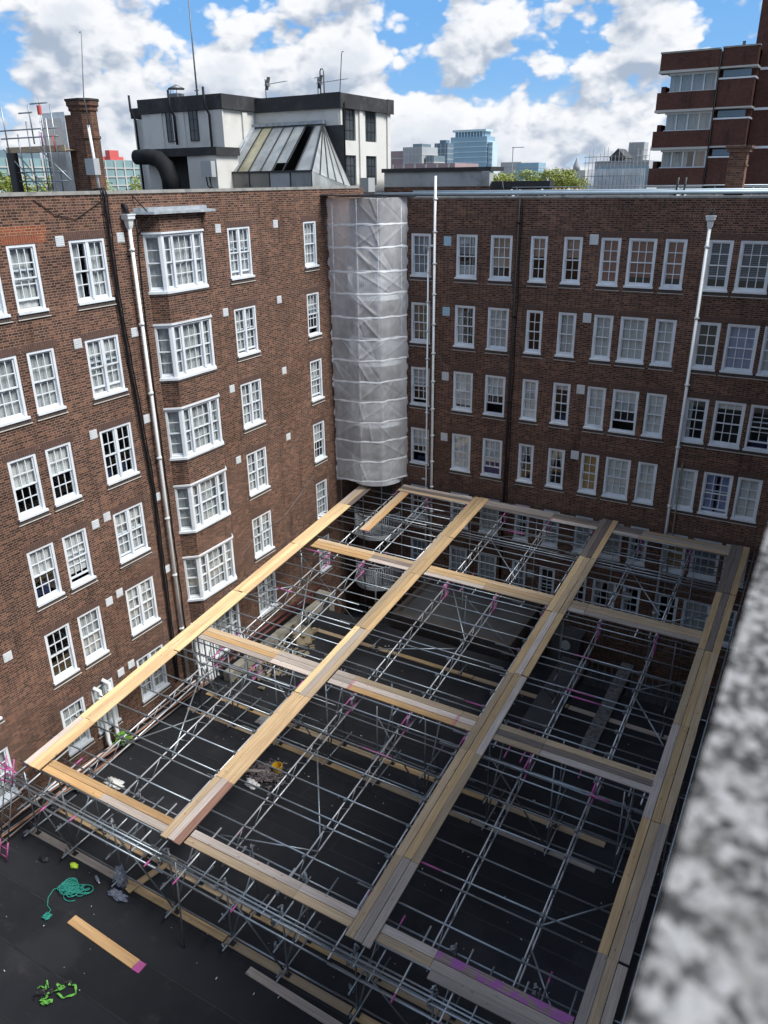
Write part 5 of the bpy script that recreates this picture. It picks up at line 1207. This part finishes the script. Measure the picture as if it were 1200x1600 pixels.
# kerb, debris and plants at the foot of the left wall
kb = thing('low_wall', 'low cream concrete kerb wall along the foot of the left block', 'wall', (-18.6, 24, GZ))
part('kerb', MB().box(-18.9, -18.55, 19.5, 26.2, GZ, GZ + .42).box(-19.0, -18.2, 26.21, 26.6, GZ - 2, GZ + .75), 'cream_concrete', kb); part('pipe', MB().path([(-19.1, 19.5, GZ + .5), (-19.1, 26.4, GZ + .55)], .07, 8).path([(-19.3, 19.5, GZ + .62), (-19.3, 27.5, GZ + .66)], .07, 8), 'dark_red', kb)
mb = blob(-18.0, 23.6, GZ + .15, .5, .6, .3, 6.0, .8); solo('debris_sack', mb, 'debris_tan', 'burst pale sack of rubble beside the low cream kerb', 'sack')
mb = MB(); r_ = random.Random(21)
for k in range(160):
    x, y = -17.9 + r_.gauss(0, .5), 21.8 + r_.gauss(0, .9); s_ = r_.uniform(.04, .14); a_ = r_.uniform(0, 3)
    mb.bar((x, y, GZ + s_ * .3), (x + s_ * 2 * math.cos(a_), y + s_ * 2 * math.sin(a_), GZ + s_ * .5 + .03), s_, s_ * .4)
solo('debris_heap', mb, 'debris_tan', 'heap of timber and debris near the low cream kerb', 'debris', kind='stuff')
def leaf_plant(x, y, z, n, rad, label):
    e = thing('plant', label, 'plant', (x, y, z)); mb = MB(); r_ = random.Random(int(x * 10) + int(y * 7)); stm = MB()
    for k in range(n):
        a_ = r_.uniform(0, 6.28); el = r_.uniform(.2, 1.3); L = rad * r_.uniform(.4, 1); c = Vector((x + L * math.cos(a_) * math.cos(el), y + L * math.sin(a_) * math.cos(el), z + L * math.sin(el)))
        s_ = r_.uniform(.05, .1); d_ = Vector((math.cos(a_), math.sin(a_), r_.uniform(-.3, .5))) * s_; n_ = Vector((-math.sin(a_), math.cos(a_), r_.uniform(-.3, .3))) * s_ * .7
        mb.face([c - d_, c + n_, c + d_, c - n_]); 
        if k % 4 == 0: stm.tube((x, y, z), c, .006, 4)
    part('leaves', mb, 'leaf_bright', e, kind='stuff'); part('stem', stm, 'leaf_dark', e)
leaf_plant(-19.35, 14.6, GZ + .25, 90, .38, 'leafy green weed growing beside the white soil pipes')
leaf_plant(-19.0, 12.4, GZ + .1, 60, .25, 'smaller green weed near the left end of the scaffold')
solo('paint_tub', MB().path([(-18.75, 12.6, GZ), (-18.75, 12.6, GZ + .22), (-18.75, 12.6, GZ + .24)], [.14, .15, .02], 14), 'dirty_white', 'white tub beside the pipes at the foot of the wall', 'tub')
solo('plastic_sheet', blob(-18.2, 13.1, GZ + .05, .35, .2, .08, 3.0, .6), 'dirty_white', 'white plastic scrap on the roof beside the floor pipes', 'plastic')
# sunken flat roof with a brick kerb, speckled strip and plant box in the shade at the back
fr2 = thing('roof_box', 'grey flat roof with a brick kerb in the well by the back wall', 'roof', (-12.4, 29, -21.4))
part('deck', MB().box(-15.1, -9.7, 27.2, 31.2, -21.4, -18.42), 'roof_grey', fr2)
for (a, b, c, d) in ((-15.3, -9.5, 26.95, 27.2), (-15.3, -9.5, 31.2, 31.4), (-15.3, -15.1, 27.2, 31.2), (-9.7, -9.5, 27.2, 31.2)): part('kerb', MB().box(a, b, c, d, -21.4, -18.2), 'tile_sill', fr2)
solo('concrete_strip', MB().box(-5.12, -4.62, 21.9, 28.4, GZ - 0.5, GZ + .10), 'speckled', 'speckled concrete strip on the dark roof at the back right', 'kerb')
ac = thing('plant_unit', 'grey plant unit with a round fan at the back of the courtyard', 'machine', (-7.5, 28.6, -21.4))
part('case', MB().box(-8.1, -6.9, 28.3, 29.1, -21.4, -17.9), 'roof_grey', ac); part('fan', MB().path([(-7.5, 28.24, -18.3), (-7.5, 28.30, -18.3)], .22, 14), 'cabinet_grey', ac)
solo('skylight_strip', MB().box(-7.4, -6.3, 22.6, 27.6, GZ - .3, GZ + .14), 'roof_grey', 'long grey raised strip on the dark roof under the scaffold', 'rooflight')
rr_ = thing('well_railing', 'dark railing at the back right edge of the courtyard roof', 'railing', (-3.5, 26.4, GZ))
for k in range(22): part('baluster', MB().tube((-5.9 + .26 * k, 26.5, GZ - .3), (-5.9 + .26 * k, 26.5, GZ + 1.0), .012, 5), 'galv_old', rr_)
part('rail', MB().tube((-6, 26.5, GZ + 1.0), (-.2, 26.5, GZ + 1.0), .022, 6), 'galv_old', rr_)
solo('flat_slab', MB().box(-16.1, -15.3, 17.95, 18.4, GZ, GZ + .06), 'coping', 'grey paving slab on the roof among the left scaffold legs', 'slab')

# ------------------------------------------------------------------ red brick flats beyond the back wing
K = 1.45
rb = thing('apartment_block', 'dark red brick flats with white bands and strip windows at the upper right', 'building', (-12, 78, -24))
YR = 72.5; X0, X1, X2 = -16.0, -11.62, -8.9
bands = [7.78, 4.98, 2.22, -0.62, -3.4]; topR = 9.1
part('wall', MB().box(X0, X1, YR, YR + 14, bands[0] + .13, topR), 'brick_red', rb)
part('core', MB().box(X0 + .75, X2, YR + 1.3, YR + 14, -24, topR - .02), 'brick_red', rb)
for i, zb_ in enumerate(bands):
    part('white_band', MB().box(X0 - .05, X1 + .02, YR - .06, YR + 1.3, zb_ - .05, zb_ + .127), 'far_stone', rb)
    part('white_band', MB().box(X1 + .12, X2 + .1, YR + .2, YR + 2, zb_ + .02, zb_ + .15), 'far_stone', rb)
    z1 = zb_ - 1.42; z0 = bands[i + 1] + .13 if i < 4 else -24
    if z1 > z0: 
        part('wall', MB().box(X0, X1, YR, YR + 1.3, z0, z1), 'brick_red', rb)
        part('parapet_side', MB().box(X0, X0 + .35, YR + 1.301, YR + 5, z0, z1 + .55), 'brick_red', rb)
    part('wall', MB().box(X1 + .16, X2, YR + .3, YR + 2, zb_ - 2.65, zb_ - .72), 'brick_red', rb)
    part('white_band', MB().box(X1 + .12, X2 + .06, YR + .26, YR + 2, zb_ - .72, zb_ - .60), 'white_paint', rb)
    wn_ = part('window', MB().box(X0 + .70, X1 - .02, YR + .50, YR + .60, zb_ - 1.42, zb_ - 1.34).box(X0 + .70, X1 - .02, YR + .50, YR + .60, zb_ - .20, zb_ - .052), 'white_paint', rb)
    n = 4
    for k in range(n):
        xa, xb = X0 + .75 + (X1 - X0 - .85) * k / n, X0 + .75 + (X1 - X0 - .85) * (k + 1) / n
        link('pane', MB().box(xa + .05, xb - .05, YR + .55, YR + .56, zb_ - 1.34, zb_ - .2).mesh('pane', 'glass', LOC[rb.name]), wn_, LOC[rb.name])
        link('mullion', MB().box(xb - .05, xb + .05, YR + .50, YR + .60, zb_ - 1.34, zb_ - .2).mesh('mullion', 'white_paint', LOC[rb.name]), wn_, LOC[rb.name])
        mw = wave(xa + .02, xb - .05 if (i, k) != (2, 2) else xa + .3, zb_ - 1.36, zb_ - .15, YR + .85, .05, 12, k + 7 * i)
        link('curtain', mw.mesh('curtain', 'cloth_net' if (i, k) != (2, 3) else 'cloth_tan', LOC[rb.name]), wn_, LOC[rb.name])
    part('strip_window', MB().box(X1 + .4, X2 - .3, YR + .35, YR + .4, zb_ - .56, zb_ - .1), 'tower_dark', rb)
part('wall', MB().box(X1 + .16, X2, YR + .3, YR + 13, bands[0] + .152, topR + .1), 'brick_red', rb)
part('coping', MB().box(X0 - .05, X1 + .02, YR - .05, YR + .4, topR, topR + .12).box(X1 + .12, X2 + .08, YR + .25, YR + .8, topR + .1, topR + .2), 'coping', rb)
part('rainwater_pipe', MB().tube((X1 + .07, YR + .1, topR), (X1 + .07, YR + .1, -20), .06, 8), 'black_pipe', rb)
part('tower', MB().box(X2 + .001, 4, YR + 2.0, YR + 18, -24, 8.6).box(X2 - .55, 4, YR + 2.4, YR + 12, 8.601, 24), 'brick_red', rb)
for zb_ in bands: part('white_band', MB().box(X2 + .1, 4, YR + 1.95, YR + 2.0, zb_ - .08, zb_ + .1), 'white_paint', rb)
part('flue', MB().tube((-10.4, YR + 3, topR), (-10.4, YR + 3, topR + .8), .12, 8), 'galv_old', rb)

# ------------------------------------------------------------------ skyline
def tower(name, label, x0, x1, y0, y1, z1, mat, band, nf, fh, nb=0, z0=-24, bay=None, group=None):
    e = thing(name, label, 'building', ((x0 + x1) / 2, (y0 + y1) / 2, z0), group)
    part('body', MB().box(x0, x1, y0, y1, z0, z1), mat, e)
    s_ = (x1 - x0) * 0.006 + .05
    for k in range(nf): 
        z = z1 - fh * (k + 1); part('floor_band', MB().box(x0 - s_, x1 + s_, y0 - s_, y1 + s_, z, z + fh * .14), band, e)
    for k in range(nb):
        x = x0 + (x1 - x0) * (k + .5) / nb; part('pier', MB().box(x - .02 * (x1 - x0) / max(1, nb) * 4, x + .02 * (x1 - x0) / max(1, nb) * 4, y0 - s_ * 1.6, y0 - s_ * 1.02, z0, z1 - .1), band, e)
    return e
e = tower('office_tower', 'pale blue glass office tower, tallest on the skyline', -284, -254, 600, 616, 31.0, 'tower_glass', 'tower_band', 13, 3.6, 0)
part('crown', MB().box(-281, -257, 603, 614, 31.0, 34.5), 'tower_glass', e); part('crown_rim', MB().box(-283, -255.5, 601, 615, 34.5, 36.0), 'tower_band', e)
for k in range(10): part('crown_fin', MB().box(-281 + 2.5 * k, -280.4 + 2.5 * k, 601.5, 602.9, 31, 34.5), 'tower_band', e)
part('side_bay', MB().box(-288.0, -284.4, 596, 614, -24, 27), 'tower_band', e); part('side_bay', MB().box(-253.6, -250, 602, 612, -24, 27), 'tower_band', e)
for k in range(13): part('fin', MB().box(-288.4, -284.2, 595, 595.9, 25.5 - 3.6 * k, 26.4 - 3.6 * k), 'tower_glass', e); part('fin', MB().box(-253.5, -249.7, 601, 601.9, 25.5 - 3.6 * k, 26.4 - 3.6 * k), 'tower_glass', e)
e = tower('residential_tower', 'slim grey-blue residential tower left of the glass tower', -223.4, -215, 450, 458, 20.5, 'tower_dark', 'far_grey', 12, 2.9, 3)
part('crown', MB().box(-221, -217, 452, 457, 20.5, 22.2), 'tower_dark', e)
e = tower('apartment_block', 'pinkish apartment block at the left of the far skyline', -172, -162, 300, 315, 11.4, 'far_pink', 'far_stone', 4, 2.9, 0)
e = tower('apartment_block', 'white-framed apartment block with balconies beside the pinkish block', -161.9, -153.4, 298, 312, 12.6, 'far_grey', 'far_stone', 5, 2.9, 5)
part('plant_room', MB().box(-159, -155, 301, 309, 12.6, 13.8), 'far_glass', e)
tower('apartment_block', 'low dark balcony block just left of the slim tower', -152.8, -149.2, 300, 310, 9.4, 'far_glass', 'far_stone', 4, 2.6, 3)
tower('office_block', 'long low stone-and-brick range in front of the skyline left of the towers', -119, -98, 210, 226, 4.6, 'far_pink', 'far_stone', 2, 2.4, 6)
tower('office_block', 'pale low building right of the glass tower', -238, -222, 590, 604, 12.5, 'far_stone', 'far_grey', 2, 3.5, 0)
tower('office_block', 'blue-grey low glass block right of the glass tower', -214, -198, 560, 575, 11.2, 'tower_glass', 'far_grey', 3, 3.4, 0)
sp_ = thing('church', 'tiny domed church with a spire on the horizon above the trees', 'church', (-232, 760, -24))
part('body', MB().box(-242, -224, 760, 775, -24, 8), 'far_stone', sp_); part('spire', MB().path([(-233, 762, 8), (-233, 762, 12), (-233, 762, 17), (-233, 762, 20)], [3.6, 3.2, 1.0, .2], 8), 'far_grey', sp_)
cr2 = thing('tower_crane', 'thin distant tower crane above the trees', 'crane', (-97, 250, -24))
part('mast', MB().box(-97.1, -96.9, 250, 250.2, -24, 9.3), 'far_grey', cr2); part('jib', MB().box(-97.4, -93.4, 250, 250.15, 9.3, 9.5), 'far_grey', cr2)
sb2 = thing('scaffolded_building', 'building wrapped in grey sheeting and scaffold poles left of the red flats', 'building', (-28.5, 116, -24))
part('body', MB().box(-31.5, -24.6, 111, 124, -24, 2.2), 'far_grey', sb2)
for k in range(2): part('sheeting', MB().grid([[(-32.2 + .5 * i, 110.3 + .12 * math.sin(i * 1.3 + j), -3.2 + 2.2 * k + .45 * j) for i in range(16)] for j in range(6)]), 'sheeting', sb2)
for k in range(9): part('glazed_bay', MB().box(-31 + .75 * k, -30.45 + .75 * k, 110.9, 110.99, -.6, 1.5), 'tower_glass', sb2)
for k in range(18):
    x = -32.5 + .48 * k; part('pole', MB().tube((x, 110, -5), (x, 110, 2.6 + rnd.uniform(0, 1.3)), .035, 5), 'galv_old', sb2)
for z in (2.0, 2.7, .4, -1.4): part('ledger', MB().tube((-32.7, 109.9, z), (-24.4, 109.9, z), .035, 5), 'galv_old', sb2)
part('gable', MB().prism([(-29.9, 112), (-27.9, 112), (-27.9, 116), (-29.9, 116)], 2.2, 2.6).face([(-30.0, 111.9, 2.6), (-27.8, 111.9, 2.6), (-28.9, 111.9, 3.7)]).face([(-30.0, 111.9, 2.6), (-28.9, 111.9, 3.7), (-28.9, 116, 3.7), (-30.0, 116, 2.6)]).face([(-27.8, 111.9, 2.6), (-27.8, 116, 2.6), (-28.9, 116, 3.7), (-28.9, 111.9, 3.7)]), 'roof_grey', sb2)
e = tower('residential_tower', 'small grey tower block peeping over the sheeted building', -48.0, -44.6, 195, 199, 7.6, 'far_grey', 'far_stone', 5, 1.5, 4)
tower('terrace_house', 'low brick terrace roofs with red chimney pots below the trees', -50, -33, 120, 130, -2.0, 'far_pink', 'far_stone', 1, 1.2, 0)
ORD = 'first second third fourth fifth sixth seventh eighth ninth tenth eleventh twelfth thirteenth fourteenth fifteenth sixteenth'.split()
for k in range(16): solo('chimney_pot', MB().path([(-45 + .62 * k, 119.5, -2.0), (-45 + .62 * k, 119.5, -1.1)], [.16, .12], 8), 'terracotta', ORD[k] + ' red clay pot from the left in the row on the terrace roofs', 'chimney pot', 'chimney pots on the terrace')
e = tower('office_block', 'long teal glazed office building behind the left roof scaffold', -160, -140, 85, 150, 5.0, 'teal_glass', 'far_stone', 3, 1.7, 0, z0=-24)
for k in range(14): part('mullion', MB().box(-139.9, -139.8, 100 + 2.6 * k, 100.35 + 2.6 * k, -24, 4.9), 'far_stone', e)
part('red_plant_room', MB().box(-141.5, -140.2, 128, 130.5, 5.0, 6.9).box(-143, -141.6, 126, 133, 5.0, 5.7), 'red_panel', e); part('roof_box', MB().box(-150, -142, 100, 112, 5.0, 6.4), 'far_glass', e)

# ------------------------------------------------------------------ trees
def crown_mesh(seed, mat, n=2600, rx=4.0, rz=3.2):
    r_ = random.Random(seed); mb = MB(); cl = []
    for k in range(26):
        a_ = r_.uniform(0, 6.28); u = r_.uniform(-.7, 1); q = math.sqrt(max(0, 1 - u * u)) * r_.uniform(.3, 1); cl.append((Vector((rx * q * math.cos(a_), rx * q * math.sin(a_), rz * u * .8)), r_.uniform(.8, 1.6)))
    for k in range(n):
        c, rad = r_.choice(cl); d_ = Vector((r_.gauss(0, 1), r_.gauss(0, 1), r_.gauss(0, 1))).normalized() * rad * r_.uniform(.5, 1.05); p = c + d_
        s_ = r_.uniform(.10, .24); a1 = Vector((r_.uniform(-1, 1), r_.uniform(-1, 1), r_.uniform(-.6, .6))).normalized(); b1 = a1.cross(d_.normalized() + Vector((.1, .2, .3))).normalized()
        mb.face([p - a1 * s_, p + b1 * s_ * .7, p + a1 * s_, p - b1 * s_ * .7])
    return mb.mesh('crown', mat)
CR = [crown_mesh(1, 'leaf'), crown_mesh(2, 'leaf'), crown_mesh(3, 'leaf_dark')]
def trunk_mesh():
    mb = MB().path([(0, 0, -18), (0.1, 0, -8), (0, .1, -2), (.1, 0, .5)], [.45, .35, .25, .1], 7)
    for k in range(6): a_ = k * 1.05; mb.path([(0, 0, -4 + .4 * k), (1.2 * math.cos(a_), 1.2 * math.sin(a_), -1.8 + .4 * k), (2.4 * math.cos(a_), 2.4 * math.sin(a_), .2 + .3 * k)], [.16, .1, .04], 5)
    return mb.mesh('trunk', 'bark')
TM = trunk_mesh()
def tree(x, y, ztop, s_, ci, label):
    e = thing('tree', label, 'tree', (x, y, -24), 'trees on the skyline'); zc = ztop - 3.3 * s_
    o = link('crown', CR[ci], e, (x, y, zc)); o.scale = (s_, s_, s_); o.rotation_euler = (0, 0, x)
    o = link('trunk', TM, e, (x, y, zc)); o.scale = (s_, s_, max(s_, (zc + 24) / 18))
TR = [(-83.5, 160, 1.3, .6, 0, 'round yellow-green tree just right of the grey upstand'), (-65, 160, 1.7, .9, 0, 'yellow-green tree left of the long tree clump'), (-58.5, 158, 2.0, 1.0, 1, 'tall light green tree in the middle of the clump'), (-54, 162, 2.4, 1.05, 0, 'rounded tree at the crest of the clump'), (-50.5, 160, 2.0, .9, 1, 'tree at the right of the light green clump'),
      (-69.5, 175, 1.4, .8, 1, 'small light tree at the left end of the clump'), (-61, 185, 1.7, 1.0, 2, 'dark tree behind the light green clump'), (-47, 200, 2.6, 1.1, 2, 'dark tree beside the sheeted building'), (-42, 190, 1.2, 1.0, 2, 'dark tree low beside the sheeted building'), (-47.5, 158, .5, .8, 0, 'low yellow-green tree above the chimney pots')]
for a in TR: tree(*a)
for i, (x, y, zt_, s_, lb) in enumerate([(-80, 57, 1.8, 1.0, 'yellow-green tree at the far left edge behind the roof scaffold'), (-82, 66, 1.2, 1.0, 'tree showing through the left roof scaffold'), (-78, 68.5, .9, .8, 'small tree showing under the scaffold platform'), (-80, 79, 1.4, 1.0, 'yellow-green tree between the chimney and the penthouse')]): tree(x, y, zt_, s_, i % 2, lb)
